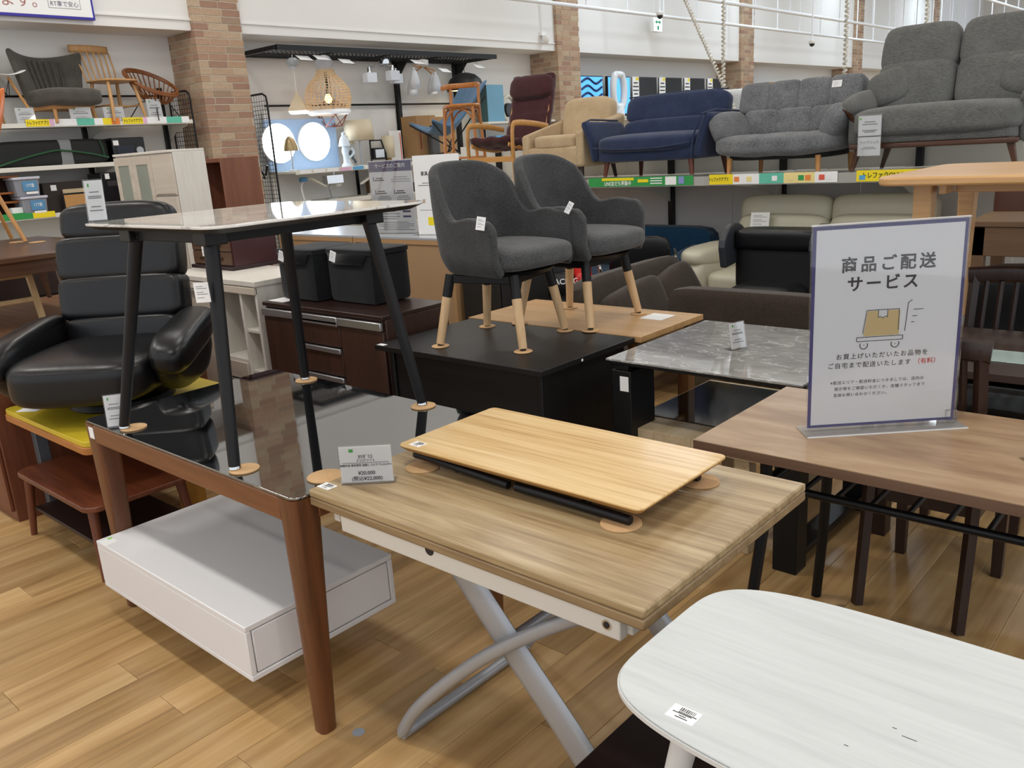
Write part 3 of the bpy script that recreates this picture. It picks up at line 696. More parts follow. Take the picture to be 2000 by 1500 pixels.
GREYF = fabric('charcoal_fabric', '#3a3b3c', '#5f6061', scale=260, var=.25)
SHELLG = fabric('charcoal_fabric_shell', '#343536', '#4e4f50', scale=260, var=.25)
def tub_chair(x, y, z, rz, label, body=0):
    t = T('armchair', label, 'armchair', (x, y, z), rz, 'dark grey tub armchairs')
    # seat
    def front(u, v, w): return (u*(1-.08*max(0, v)), v, w*(1-.10*max(0, -v)))
    MB().pillow((0, -.05, .378), (.50, .48, .125), 4.2, fn=front, seg=10).build('seat', GREYF, t)
    # shell: U path from left arm front round the back to the right arm front
    def path(u):
        s = (u-.5)*2; a = abs(s); sg = -1 if s < 0 else 1
        if a > .55:
            k = (a-.55)/.45; return (sg*(.258+.012*k), .03-.25*k)
        k = a/.55; an = k*PI/2; return (sg*.258*math.sin(an)**.8 if an > 0 else 0, .03+.18*math.cos(an)**.8)
    def top(u):
        a = abs((u-.5)*2)
        if a < .36: return .80-.06*(a/.36)**2.6
        if a < .58: k = (a-.36)/.22; return .74-(.74-.548)*(k*k*(3-2*k))
        if a < .9: return .548+.016*math.sin((a-.58)/.32*PI)
        k = (a-.9)/.1; return .555-.06*k**2.2
    def fn(u, v):
        px, py = path(u); zt = top(u); zb = .315; z = zb+(zt-zb)*v; a = abs((u-.5)*2)
        h = max(0, (z-.36)); lean = .13*h*(1-a)**.5; flare = .05*h
        r = 1-.14*max(0, (.39-z)/.075)**1.5
        bulge = .012*math.sin(PI*v)
        return (px*(r+flare+ (.03 if a > .5 else 0)*h), (py+lean+bulge)*r if py > 0 else py, z)
    MB().grid(fn, 65, 17).build('shell', SHELLG, t, solid=.046, sub=1)
    MB().lathe([(.02, .302), (.215, .302), (.225, .318), (.02, .318)], (0, -.03, 0), 28).build('seat_pan', BLACK, t)
    for o in t.children: o.rotation_euler = (0, 0, body); o.scale = (.89, .95, .95); o.location = (.006, -.012, .015)
    for sy in (-1, 1): MB().box(-.165, .165, sy*.15-.014, sy*.15+.014, .268, .303).build('under_rail', BLACK, t, bevel=.003)
    for sx in (-1, 1):
        MB().box(sx*.15-.014, sx*.15+.014, -.15, .15, .268, .303).build('under_rail', BLACK, t, bevel=.003)
        for sy in (-1, 1):
            f = Vector((sx*.205, sy*.205, .008)); tp = Vector((sx*.155, sy*.155, .305)); m = f.lerp(tp, .68)
            lg = MB().cyl(m, f, .0215, .0175, 16).build('leg', BEECH, t)
            MB().cyl(tp, m, .0215, .0215, 16).build('leg_sleeve', BLACK, lg); MB().cyl(f, f-Vector((0, 0, .006)), .012, n=12).build('glide', INK, lg)
    return t
c1 = tub_chair(2.722, 2.525, .7255, R(13), 'dark grey tub armchair with wooden legs on the black desk', R(-15))
c2 = tub_chair(3.205, 2.468, .7275, R(2), 'dark grey tub armchair behind, standing on the butcher block table')
upright_tag(c1, (-.315, -.11, .535), .036, .052, (R(-8), R(10), R(-72)))
upright_tag(c2, (-.28, -.17, .548), .024, .052, (R(0), R(30), R(-62)))
def feet_discs(c, z, names):
    for (sx, sy), nm in zip(((-1,-1),(1,-1),(-1,1),(1,1)), names):
        v = Matrix.Rotation(c.rotation_euler[2], 3, 'Z')@Vector((sx*.205, sy*.205, 0)); disc(c.location[0]+v.x, c.location[1]+v.y, z, nm, .039)
feet_discs(c1, .7205, ['cork disc under the nearest left leg of the front grey armchair', 'cork disc under the right front leg of the front grey armchair', 'cork disc under the rear left leg of the front grey armchair', 'cork disc under the rear right leg of the front grey armchair'])
feet_discs(c2, .7225, ['cork disc under the near left leg of the rear grey armchair', 'cork disc under the right leg of the rear grey armchair, by the price sheet', 'cork disc under the far left leg of the rear grey armchair', 'cork disc under the far right leg of the rear grey armchair'])

# grey marble table
GM = marble('grey_marble_top', '#8f8e8b', '#bdbbb8', .05, 6.5, .9, .45)
x0, x1, y0, y1 = 2.643, 3.43, 1.115, 1.915; cx, cy = (x0+x1)/2, (y0+y1)/2; hx, hy = (x1-x0)/2, (y1-y0)/2
t = T('grey_marble_table', 'grey veined marble effect table with thick black legs', 'table', (cx, cy, 0))
B('top', t, GM, -hx, hx, -hy, hy, .711, .72, .002); B('under_frame', t, BLACK, -hx+.012, hx-.012, -hy+.012, hy-.012, .695, .7105)
for lx, ly, wx in ((-hx+.10, hy-.06, .085), (-hx+.07, -hy+.06, .045), (hx-.06, -hy+.06, .045), (hx-.06, -hy+.34, .045)):
    B('leg', t, BLACK, lx-wx, lx+wx, ly-.045, ly+.045, 0, .672); B('leg_cap', t, BLACK, lx-wx+.005, lx+wx-.005, ly-.03, ly+.03, .672, .695)
B('floor_stretcher', t, BLACK, -hx+.1, hx-.1, -hy+.02, -hy+.10, .04, .07)
B('price_sticker', t, PAPER, -hx+.0142, -hx+.015, hy-.095, hy-.055, .59, .65, 0)
price_card(2.995, 1.525, .7205, .075, .11, R(-22), 'slanted price card standing on the grey marble table', lean=10)
# pale low table with smoked glass
PALE = wood('pale_plank', ['#ab9574', '#bda988', '#c9b798'], 'X', rough=.45, streak=12)
x0, x1, y0, y1 = 2.70, 3.46, 1.24, 1.905; cx, cy = (x0+x1)/2, (y0+y1)/2; hx, hy = (x1-x0)/2, (y1-y0)/2
t = T('pale_low_table', 'pale wood low table with smoked glass below the grey marble table', 'low table', (cx, cy, 0))
for k in range(4):
    a = -hy+2*hy*k/4; B('plank', t, PALE, -hx, hx, a+.0004, a+2*hy/4-.0004, .385, .43, .001)
B('glass_panel', t, mat('smoked_glass', '#141412', .08, spec=.8), -hx+.16, hx-.03, -hy+.01, hy-.01, .4305, .434)
for sx in (-1, 1):
    for sy in (-1, 1): B('leg', t, PALE, sx*(hx-.05)-.03, sx*(hx-.05)+.03, sy*(hy-.13)-.03, sy*(hy-.13)+.03, 0, .385)

# ================================================================== LEFT: yellow table, recliner, low tables
YEL = mat('yellow_top', '#cdb52e', .4, var=.06, scale=5); YEDGE = wood('yellow_table_edge', ['#a5692f', '#b97b3d'], 'Y', rough=.5)
t = T('yellow_table', 'yellow topped table with wood edge carrying the black recliner', 'table', (1.55, 3.725, 0))
MB().prism(rrect(-.385, .385, -.435, .435, .037), .5385, .56).build('top', YEL, t, bevel=.002); MB().prism(rrect(-.39, .39, -.44, .44, .04), .508, .538).build('edge_band', YEDGE, t, bevel=.003)
STL = mat('grey_steel_leg', '#50545a', .4)
for sx in (-1, 1): B('leg', t, STL, sx*.28-.025, sx*.28+.025, .36, .41, 0, .508)
B('panel_leg', t, wood('ochre_panel', ['#a06f24', '#b5822f'], 'Z', rough=.5), .12, .24, -.06, -.03, 0, .508)
B('foot_rail', t, STL, -.26, .26, .36, .41, 0.0, .03)
tag(MB().box(-.06, .06, -.05, .05, 0, .0008).build('price_sheet', PAPER, smooth=False, loc=(1.255, 4.035, .5605), rot=(0, 0, R(35))), 'white price sheet lying on the yellow table corner', 'price card')
RW = wood('red_walnut', ['#4a2416', '#6b3822', '#7c4529'], 'Y', rough=.38, streak=16)
t = T('low_walnut_table', 'low reddish walnut coffee table with a shelf below the yellow table', 'low table', (1.33, 3.64, 0))
MB().prism(rrect(-.22, .22, -.385, .385, .06), .288, .31).build('top', RW, t, bevel=.004)
for sx in (-1, 1):
    for sy in (-1, 1): MB().cyl((sx*.18, sy*.33, .29), (sx*.20, sy*.37, 0), .021, .013).build('leg', wood('red_walnut_leg', ['#532a1a', '#713c24'], 'Z'), t)
B('shelf', t, mat('dark_shelf', '#2a1712', .5), -.185, .185, -.33, .33, .125, .14)

LEA = mat('black_leather', '#0a0b0e', .33, spec=.42, var=.12, scale=60, bump=.12)
def recliner():
    t = T('recliner', 'black leather swivel recliner with puffy segmented back', 'recliner', (1.525, 3.765, .5605), R(-48)); t.scale = (1.06, 1.06, 1.06)
    MB().lathe([(.20, 0), (.21, .008), (.2, .03), (.1, .045), (.04, .05)], (0, .02, 0), 36).build('base_disc', BLACK, t)
    MB().cyl((0, .02, .03), (0, .02, .12), .045).build('pedestal', BLACK, t)
    def st(u, v, w): return (u*(1-.05*(v+1)/2), v, w+.25*(.4-abs(v)**2*.4)*(1 if w > 0 else 0) - .35*max(0, -v)**3*(1 if w < 0 else -.15))
    MB().pillow((0, -.075, .175), (.58, .66, .17), 4.2, fn=st, seg=12).build('seat', LEA, t)
    MB().pillow((0, .02, .10), (.46, .44, .07), 4).build('seat_base', LEA, t)
    H = [.135, .17, .17, .14]; z = .19; y = .185; W_ = [.49, .53, .525, .49]
    for i, (h, w) in enumerate(zip(H, W_)):
        lean = R(-8-2*i)
        def pd(u, v, q): return (u, v-(.10*(1-u*u)) + .05*(abs(q)**5), q*(1-.02*u*u))
        MB().pillow((0, y+math.sin(-lean)*h/2, z+h/2), (w, .17-.012*i, h*(1.14 if i < 3 else 1.2)), 7.5 if i < 3 else 4, rot=(lean, 0, 0), fn=pd, seg=12).build('back_pad', LEA, t)
        z += h*.985*math.cos(lean); y += math.sin(-lean)*h
    MB().pillow((0, .29, .46), (.48, .09, .54), 4, rot=(R(-12), 0, 0)).build('back_shell', LEA, t)
    for s in (-1, 1):
        MB().pillow((s*.325, -.045, .265), (.15, .56, .15), 3.4, rot=(R(7), R(s*8), R(s*4)), fn=lambda u, v, w: (u*(1+.12*max(0, -v)), v, w-.5*max(0, -v-.55)**1.3+.0*u), seg=12).build('arm_pad', LEA, t)
        def sd(u, v, q): return (u*(1+.15*q), v*(1-.28*max(0, -q)), q)
        MB().pillow((s*.315, -.05, .185), (.11, .50, .22), 3.6, fn=sd).build('arm_side', LEA, t)
    return t
recliner()

# brown chest + walnut low table + shell chairs at the far left
CH = wood('red_brown_chest', ['#5a3020', '#6d3d27', '#7a472d'], 'Z', rough=.45)
t = T('brown_chest', 'reddish brown sideboard at the left border behind the recliner arm', 'sideboard', (1.66, 5.16, 0))
B('top', t, wood('warm_plank', ['#7c563b', '#93694a', '#a57c5a'], 'Y', rough=.42), -.54, .54, -.96, .96, .745, .77); B('body', t, CH, -.52, .52, -.94, .94, 0, .745)
for k in range(4): B('door', t, CH, -.536, -.521, -.92+.46*k, -.92+.46*k+.45, .05, .72)
WN = wood('dark_walnut', ['#3f2a1e', '#553a29', '#674a36'], 'X', rough=.3, streak=14, coat=.1)
t = T('walnut_low_table', 'dark walnut low table with tapered legs carrying the orange chair', 'low table', (1.62, 5.40, .7705))
B('top', t, WN, -.53, .53, -.71, .71, .37, .40, .006); B('apron', t, WN, -.49, .49, -.68, -.655, .3, .37); B('apron', t, WN, .465, .49, -.655, .655, .3, .37); B('apron', t, WN, -.49, .49, .655, .68, .3, .37)
for sx in (-1, .26, 1):
    for sy in (-1, 1): MB().taper((sx*.48+.02, sy*.66, 0), (sx*.47, sy*.655, .37), (.013, .013), (.028, .028)).build('leg', WN, t, bevel=.004)
t = T('oak_frame_stand', 'pale oak open frame stand beside the walnut low table', 'stand', (1.30, 5.02, .7705))
PO = wood('pale_oak_bar', ['#b4966a', '#c8ad82'], 'Z')
for xx in (-.1, .34): MB().taper((xx+.03, -.1, 0), (xx, -.1, .295), (.014, .014), (.014, .014)).build('post', PO, t)
B('cross_bar', t, PO, -.1, .36, -.112, -.09, .14, .165); B('cross_bar', t, PO, -.1, .34, -.112, -.09, .27, .295)
t = T('curtain_rods', 'pair of white rods with red end caps behind the recliner', 'rod', (1.86, 4.90, .7705))
RC = mat('red_cap', '#b3332f', .5)
for s in (0, .03): MB().cyl((s, s, 0), (s*.9, s, .36), .009).build('rod', WHITE, t)
for zz in (.06, .31): MB().pillow((.015, .012, zz), (.05, .04, .035), 3).build('red_clip', RC, t)
MB().box(-.02, .05, -.02, .05, 0, .02).build('foot_block', mat('dark_brown_post', '#3b2418', .6), t)

def shell_chair(x, y, z, rz, label, m, s=1.0, arm=False):
    t = T('shell_chair', label, 'chair', (x, y, z), rz, 'moulded shell chairs'); t.scale = (s, s, s)
    def fn(u, v):
        a = (u-.5)*2
        if arm:
            an = PI*(.5-v*.5) if False else 0
            if v < .45: k = v/.45; return (a*(.26+.04*k), -.24+.40*k, .40+.10*abs(a)**3+.015*(1-k)-.02*math.sin(k*PI))
            k = (v-.45)/.55; return (a*(.30+.02*math.sin(k*PI)-.03*k), .16+.09*math.sin(k*PI/2)+.05*k-.26*abs(a)**2.4*(.35+.65*k), .40+.10*abs(a)**3*(1-k)+.42*k**.85-.14*abs(a)**3*k)
        if v < .5:
            k = v/.5; yy = -.22+.40*k; zz = .43-.03*math.sin(k*PI)+.05*a*a*(1-.3*k); w = .21+.02*k
            if k < .15: zz -= .02*(1-k/.15)
        else:
            k = (v-.5)/.5; yy = .18+.08*k+.05*math.sin(k*PI/2)-.10*a*a*(.4+.3*k); zz = .42+.39*k**.9+.05*a*a*(1-k)-.07*a**4*k; w = .23-.035*k
        return (a*w, yy, zz)
    MB().grid(fn, 21, 25).build('shell', m, t, solid=.008, sub=1)
    for sx in (-1, 1):
        for sy in (-1, 1):
            MB().cyl((sx*.10, sy*.10, .405), (sx*.225, sy*.215, .006), .0135, .0105).build('leg', BEECHW, t)
    b = MB()
    for sx in (-1, 1):
        b.tube([(sx*.1, -.11, .4), (sx*.16, 0, .25), (sx*.1, .11, .4)], .004, 6).tube([(-.11, sx*.1, .4), (0, sx*.16, .25), (.11, sx*.1, .4)], .004, 6)
    b.build('wire_brace', BLACK, t); return t
BEECHW = wood('warm_beech', ['#b07c45', '#c79356'], 'Z', rough=.5)
ORG = mat('orange_plastic', '#f07b1c', .32, var=.03); WSH = mat('white_plastic', '#e8eaec', .3, var=.02)
oc = shell_chair(1.68, 5.80, 1.1755, R(-100), 'orange moulded shell chair cut by the left border', ORG, 1.08, True)
disc(1.92, 5.50, 1.171, 'cork disc on the walnut low table by the orange chair leg', .045)
disc(1.88, 5.70, 1.171, 'farther cork disc on the walnut low table under the orange chair', .045)

# ================================================================== BACK LEFT: cabinets in a row facing the aisle (front = -x)
IVG = wood('ivory_grain', ['#bfb3a4', '#cabfb0', '#d2c8ba'], 'Y', rough=.4, streak=14, bump=.03)
IVS = wood('ivory_side', ['#d3cfc5', '#dcd8cf', '#e2ded6'], 'Z', rough=.45, streak=40, bump=.04)
def cab(name, label, cat, x0, x1, y0, y1, z): 
    return T(name, label, cat, ((x0+x1)/2, (y0+y1)/2, z)), (x1-x0)/2, (y1-y0)/2
# tall ivory cupboard with glass doors
t, hx, hy = cab('tall_cupboard', 'tall ivory kitchen cupboard with two frosted glass doors', 'cupboard', 2.99, 3.25, 5.80, 6.69, 0)
B('carcass', t, IVS, -hx+.02, hx, -hy, hy, 0, 1.65); B('top', t, IVS, -hx, hx, -hy, hy, 1.65, 1.668)
FR = glass('frosted_pane', '#9aa394', .35, .6)
def ydoor(ya, yb, za, zb, glassed):
    d = MB()
    if glassed:
        f = .055; d.box(-hx, -hx+.018, ya, ya+f, za, zb).box(-hx, -hx+.018, yb-f, yb, za, zb).box(-hx, -hx+.018, ya+f, yb-f, za, za+.06).box(-hx, -hx+.018, ya+f, yb-f, zb-.06, zb)
        o = d.build('door', IVG, t, bevel=.002); B('door_pane', o, mat('frosted_glass_pane', '#8d958a', .3, var=.15, scale=6), -hx+.006, -hx+.012, ya+f, yb-f, za+.06, zb-.06, 0)
    else: o = B('drawer_front', t, IVG, -hx, -hx+.018, ya, yb, za, zb)
    return o
ydoor(hy-.29, hy-.004, .7, 1.64, True); ydoor(hy-.585, hy-.294, .7, 1.64, True)
for k, (za, zb) in enumerate(((1.36, 1.64), (1.05, 1.35), (.75, 1.04), (.4, .74), (.05, .39))):
    dr = ydoor(-hy+.004, hy-.59, za, zb, False); B('finger_lip', dr, mat('lip_taupe', '#8f857b', .6), -hx-.004, -hx, -hy+.01, hy-.62, za, za+.012, 0)  # lip strip along the drawer bottom, darker taupe than the front
ydoor(hy-.585, hy-.004, .05, .69, False)
# low ivory kitchen counter
t, hx, hy = cab('kitchen_counter', 'low ivory kitchen counter with open compartments and steel handles', 'cabinet', 2.50, 2.96, 4.15, 5.15, 0)
B('worktop', t, IVS, -hx-.01, hx, -hy-.01, hy+.01, .89, .92); B('side_panel', t, IVS, -hx, hx, -hy, -hy+.02, 0, .89); B('side_panel', t, IVS, -hx, hx, hy-.02, hy, 0, .89)
B('back_panel', t, IVS, hx-.02, hx, -hy+.02, hy-.02, 0, .89); B('divider', t, IVS, -hx, hx-.02, -hy+.16, -hy+.18, 0, .89); B('divider', t, IVS, -hx, hx-.02, -hy+.43, -hy+.45, 0, .89)
B('rail', t, IVG, -hx-.012, -hx+.01, -hy+.0, hy, .845, .885)
for z in (.15, .38, .62): B('shelf_board', t, IVS, -hx+.01, hx-.02, -hy+.02, -hy+.16, z, z+.02)
for z in (.25, .3, .45, .5, .55, .7): MB().cyl((-.05, -hy+.16, z), (-.05, -hy+.158, z), .004, n=8).build('peg_hole', INK, t)
B('shelf_board', t, IVS, -hx, hx-.02, -hy+.18, -hy+.43, .44, .46); B('drawer_front', t, IVG, -hx-.012, -hx+.006, -hy+.182, -hy+.428, .34, .44)
d = B('door', t, IVG, -hx-.012, -hx+.006, -hy+.182, -hy+.428, .05, .31); B('handle', d, STEEL, -hx-.03, -hx-.012, -hy+.19, -hy+.42, .305, .335)
for k in range(2):
    ya = -hy+.452+k*.27; d = B('door', t, IVG, -hx-.012, -hx+.006, ya, ya+.262, .05, .82); B('handle', d, STEEL, -hx-.03, -hx-.012, ya+.01, ya+.25, .82, .843)
# red brown chest of drawers on it
MAH = mat('mahogany_red', '#3a1216', .35, coat=.2)
t, hx, hy = cab('small_chest', 'small dark red wooden chest with brass trimmed drawers', 'chest', 2.72, 3.04, 4.72, 5.2, .9205)
B('carcass', t, MAH, -hx+.01, hx, -hy, hy, .02, .285); B('plinth', t, mat('dark_plinth', '#2a1418', .5), -hx-.012, hx+.008, -hy-.012, hy+.012, 0, .022); B('top', t, MAH, -hx-.01, hx, -hy-.008, hy+.008, .285, .30)
DRW = wood('chest_drawer', ['#4b3322', '#5f432c'], 'Y')
for r in range(3):
    for c in range(2):
        ya = -hy+.012+c*.228; d = B('drawer', t, DRW, -hx-.004, -hx+.012, ya, ya+.22, .03+r*.085, .108+r*.085); MB().pillow((-hx-.008, ya+.11, .068+r*.085), (.01, .045, .02), 3).build('pull', mat('dark_brass', '#4d3a22', .35, metal=.8), d)
upright_tag(t, (-hx-.006, .06, .12), .075, .085, (0, 0, R(-90)), 'price_sticker')
# dark brown sideboard with steel strips
SB = wood('espresso_front', ['#33201a', '#3e2820', '#472f26'], 'Z', rough=.42, streak=20)
t, hx, hy = cab('steel_strip_sideboard', 'dark brown counter with aluminium handle strips, black boxes on top', 'sideboard', 2.475, 2.90, 3.06, 4.06, 0)
B('carcass', t, SB, -hx+.02, hx, -hy, hy, .03, .80); B('top', t, mat('espresso_top_board', '#2e1d19', .3), -hx, hx, -hy, hy, .80, .82); B('plinth', t, BLACK, -hx+.05, hx, -hy+.02, hy-.02, 0, .03)
third = 2*hy/3; ds = []
for k in range(3):
    ya = -hy+k*third+.003; yb = ya+third-.006
    if k == 1:
        for za, zb in ((.635, .745), (.485, .605), (.04, .455)):
            d = B('drawer_front', t, SB, -hx, -hx+.018, ya, yb, za, zb); B('handle_strip', d, STEEL, -hx-.014, -hx+.004, ya, yb, zb-.002, zb+.024, .004)
    else:
        d = B('door', t, SB, -hx, -hx+.018, ya, yb, .04, .745); B('handle_strip', d, STEEL, -hx-.014, -hx+.004, ya, yb, .75, .79, .004)
    if k == 1: B('handle_strip', t, STEEL, -hx-.014, -hx+.004, ya, yb, .752, .79, .004)
tag(MB().box(-.05, .05, -.07, .07, 0, .0008).build('price_sheet', PAPER, smooth=False, loc=(2.56, 3.985, .8205)), 'white price sheet on the dark brown counter beside the black boxes', 'price card')
# two black fabric storage boxes
BF = fabric('black_canvas', '#0c0e11', '#16191d', scale=300, var=.15)
def canvas_box(x0, x1, y0, y1, z, h, label):
    t = T('storage_box', label, 'storage box', ((x0+x1)/2, (y0+y1)/2, z), 0, 'black fabric storage boxes on the dark counter'); hx, hy = (x1-x0)/2, (y1-y0)/2
    b = MB().box(-hx, hx, -hy, hy, 0, h)
    MB().pillow((0, 0, h/2), (2*hx, 2*hy, h), 14, seg=8).build('body', BF, t)
    lid = MB().pillow((0, 0, h-.012), (2*hx+.012, 2*hy+.012, .03), 12, seg=6).build('lid', BF, t)
    MB().add([(-hx-.008, -hy*.85, h-.02), (-hx-.008, hy*.85, h-.02), (-hx-.012, hy*.62, h-.075), (-hx-.012, -hy*.62, h-.075)], [(0, 1, 2, 3)]).build('lid_flap', BF, t, solid=.005)
    upright_tag(t, (-hx-.016, hy*.55, h-.035), .04, .055, (0, R(18), R(-80)))
canvas_box(2.585, 2.89, 3.705, 4.035, .8205, .272, 'left black canvas storage box on the dark brown counter')
canvas_box(2.645, 2.895, 3.305, 3.675, .8205, .275, 'right black canvas storage box on the dark brown counter')
# brown open cabinet in front of the pillar
BC = wood('brown_veneer', ['#6d4433', '#7d503c', '#875a45'], 'Z', rough=.5, streak=14)
t, hx, hy = cab('brown_bookcase', 'brown wood cabinet with open front before the brick pillar', 'cabinet', 4.06, 4.44, 7.0, 7.6, 0)
for s in (-1, 1): B('side_panel', t, BC, -hx, hx, s*(hy-.01)-.01, s*(hy-.01)+.01, 0, 1.6)
B('top', t, BC, -hx, hx, -hy+.02, hy-.02, 1.565, 1.6); B('back_panel', t, BC, hx-.012, hx, -hy+.02, hy-.02, 0, 1.565)
for z in (.1, .5, .95): B('shelf_board', t, BC, -hx+.01, hx-.012, -hy+.02, hy-.02, z, z+.02)
# chipboard backed counter pair
CHIP = mat('chipboard_edge', '#b08c63', .9, var=.25, scale=180); HARD = mat('hardboard_back', '#a98a68', .85, var=.06, scale=9)
CTOP = mat('grey_laminate', '#a9aeb4', .22, spec=.6)
for y0, y1, lb in ((3.92, 4.925, 'right one of two chipboard backed display cabinets with notices on top'), (4.935, 5.85, 'left one of two chipboard backed display cabinets, below the marble table')):
    t, hx, hy = cab('display_cabinet', lb, 'cabinet', 3.80, 4.36, y0, y1, 0)
    B('top', t, CTOP, -hx, hx, -hy, hy, .985, 1.0, .001); B('top_core', t, CHIP, -hx, hx, -hy, hy, .955, .9845, 0)
    B('back_board', t, HARD, -hx+.012, -hx+.02, -hy+.03, hy-.03, .05, .955, 0); B('carcass', t, HARD, -hx+.021, hx, -hy+.03, hy-.03, 0, .955, 0)
    for s in (-1, 1): B('side_panel', t, CHIP, -hx, hx, s*(hy-.014)-.014, s*(hy-.014)+.014, 0, .955, 0)
    if y0 < 4: upright_tag(t, (-hx+.010, hy-.13, .86), .09, .05, (0, 0, R(-90)), 'paper_label')
t, hx, hy = cab('black_side_cabinet', 'matt black cabinet behind the front armchair legs', 'cabinet', 3.85, 4.3, 3.56, 3.90, 0)
B('body', t, mat('matt_black', '#191716', .6), -hx, hx, -hy, hy, 0, .76); B('door', t, mat('matt_black', '#191716', .6), -hx-.016, -hx, -hy+.01, hy-.01, .05, .74)
# service notice + white notice standing on the counter
PURP = mat('violet_header', '#2c2b6e', .5)
t = T('service_notice', 'tall service guide notice with violet header on the display counter', 'sign', (4.0, 4.685, 1.0005), R(-80))
B('sheet', t, PAPER, -.19, .19, -.001, .001, .0, .50, 0); B('header', t, PURP, -.19, .19, -.0018, -.001, .425, .495, 0)
text(t, 'サービスのご案内', .034, (0, -.0024, .462), (R(90), 0, 0), PAPER, bold=.0003)
for z, xs in ((.375, (-.16,)), (.285, (-.15, .02)), (.19, (-.15,))):
    for x in xs: B('bullet_bar', t, PURP, x, x+.007, -.0018, -.001, z-.016, z+.016, 0); lines(t, x+.012, x+.10, [z+.006, z-.008], -.001, INK, .007)
lines(t, .0, .17, [.385, .37, .355], -.001, GREYINK, .004); lines(t, -.13, -.01, [.255, .243, .231, .219], -.001, GREYINK, .004); lines(t, .04, .16, [.255, .243, .231], -.001, GREYINK, .004); lines(t, -.02, .17, [.195, .182], -.001, GREYINK, .004)
for z in (.15, .115): B('header_chip', t, PURP, .08, .15, -.0018, -.001, z-.006, z+.006, 0)
lines(t, -.16, .05, [.15, .135, .115, .10], -.001, GREYINK, .005); lines(t, -.15, .17, [.075, .062, .049, .036, .023], -.001, GREYINK, .004)
B('stand', t, ACRYL, -.2, .2, -.05, .05, -.0004, .0012, 0); B('front_sheet', t, ACRYL, -.195, .195, -.005, -.003, 0, .505, 0)
t = T('purchase_notice', 'large white notice half hidden behind the front grey armchair', 'sign', (4.0, 4.22, 1.0005), R(-80))
B('sheet', t, PAPER, -.19, .19, -.001, .001, 0, .52, 0); B('stand', t, ACRYL, -.2, .2, -.05, .05, -.0004, .0012, 0)
text(t, '家具', .03, (-.10, -.002, .40), (R(90), 0, 0), INK, bold=.0004); lines(t, -.16, .1, [.34, .325], -.001, GREYINK, .005)
text(t, '家', .03, (-.12, -.002, .22), (R(90), 0, 0), mat('ochre_ink', '#b59238', .6)); B('rule_line', t, GREYINK, -.16, .15, -.0018, -.001, .16, .163, 0)
B('yellow_patch', t, YELLOWP, -.1, .12, -.0018, -.001, .06, .115, 0)

# ================================================================== LEFT WALL SHELF
SHW = mat('shelf_white', '#dcdad0', .5, var=.02)
SHX0, SHX1 = 1.2, 4.64
t = T('wall_shelf', 'white wall shelving with black posts holding chairs', 'shelf', (SHX0, 8.9, 0))
L = SHX1-SHX0
for xx in (.55, 3.76-SHX0, 4.60-SHX0): B('post', t, BLACK, xx-.02, xx+.02, -.0, .045, 0, 2.35)
MB().cyl((0, .0, 2.27), (L, .0, 2.27), .01).build('back_rail', BLACK, t)
for z, x0, x1, nm in ((2.0, 0, L, 'top'), (1.63, 0, 3.78-SHX0+.15, 'mid'), (1.21, 0, L, 'low'), (.8, 0, L, 'bottom')):
    B('shelf_board', t, SHW, x0, x1, -.48, .0, z-.022, z, .003)
    B('price_rail', t, SHW, x0, x1, -.49, -.48, z-.035, z+.004, .002)
    for xx in (3.76-SHX0, 4.60-SHX0):
        if xx < x1+.1: MB().add([(xx+.03, 0, z-.02), (xx+.03, -.42, z-.022), (xx+.03, -.38, z-.05), (xx+.03, -.12, z-.10), (xx+.03, 0, z-.2)], [(0, 1, 2, 3, 4)]).build('bracket', SHW, t, smooth=False, solid=.006)
MIX = {'y': YELLOWP, 'w': PAPER, 'g': mat('teal_print', '#63bfa6', .6), 'o': mat('orange_print', '#e9883d', .6), 'p': mat('pink_print', '#e3b6d4', .6), 'r': mat('red_print', '#dd5a47', .6), 'c': mat('cream_print', '#f0dd96', .6), 'G': mat('leaf_green', '#2f9a4c', .5), 'b': mat('sky_print', '#5aa6d8', .6)}
def strip(parent, segs, y, z0, z1, ax='x', off=0, name='shelf_label'):
    for a, b, c in segs:
        if ax == 'x': B(name, parent, MIX[c], a, b, y-.002, y, z0, z1, 0)
        else: B(name, parent, MIX[c], y-.002, y, a, b, z0, z1, 0)
seg_ = []
for base in (3.05-SHX0, 3.92-SHX0):
    seg_ += [(base, base+.2, 'y'), (base+.2, base+.24, 'p'), (base+.24, base+.44, 'w'), (base+.44, base+.6, 'g'), (base+.6, base+.68, 'w'), (base+.68, base+.76, 'y'), (base+.76, base+.84, 'o')]
strip(t, [q for q in seg_ if q[1] <= L], -.492, 1.975, 2.035)
for base in (3.05-SHX0, 3.92-SHX0): text(t, 'トレファクアプリ', .038, (base+.1, -.4955, 2.004), (R(90), 0, 0), mat('olive_ink', '#4c4a1e', .6), sx=.62, bold=.0006)
strip(t, [(2.7-SHX0, 2.95-SHX0, 'G'), (2.95-SHX0, 3.14-SHX0, 'y')], -.492, 1.185, 1.235)
# wire mesh end panel
t = T('mesh_panel', 'black wire mesh end panel beside the first brick pillar', 'wire panel', (4.68, 8.9, 0))
MB().tube([(0, 0, 0), (0, 0, 2.28), (0, -.1, 2.30), (0, -.36, 2.29), (0, -.42, 2.26), (0, -.43, 2.2), (0, -.43, 0)], .010, 8).build('frame', BLACK, t)
b = MB()
for k in range(1, 9): b.cyl((0, -.43*k/9, .3), (0, -.43*k/9, 2.28), .0025, n=4)
for k in range(44): b.cyl((0, 0, .32+k*.045), (0, -.43, .32+k*.045), .0025, n=4)
b.build('wire_mesh', BLACK, t); 
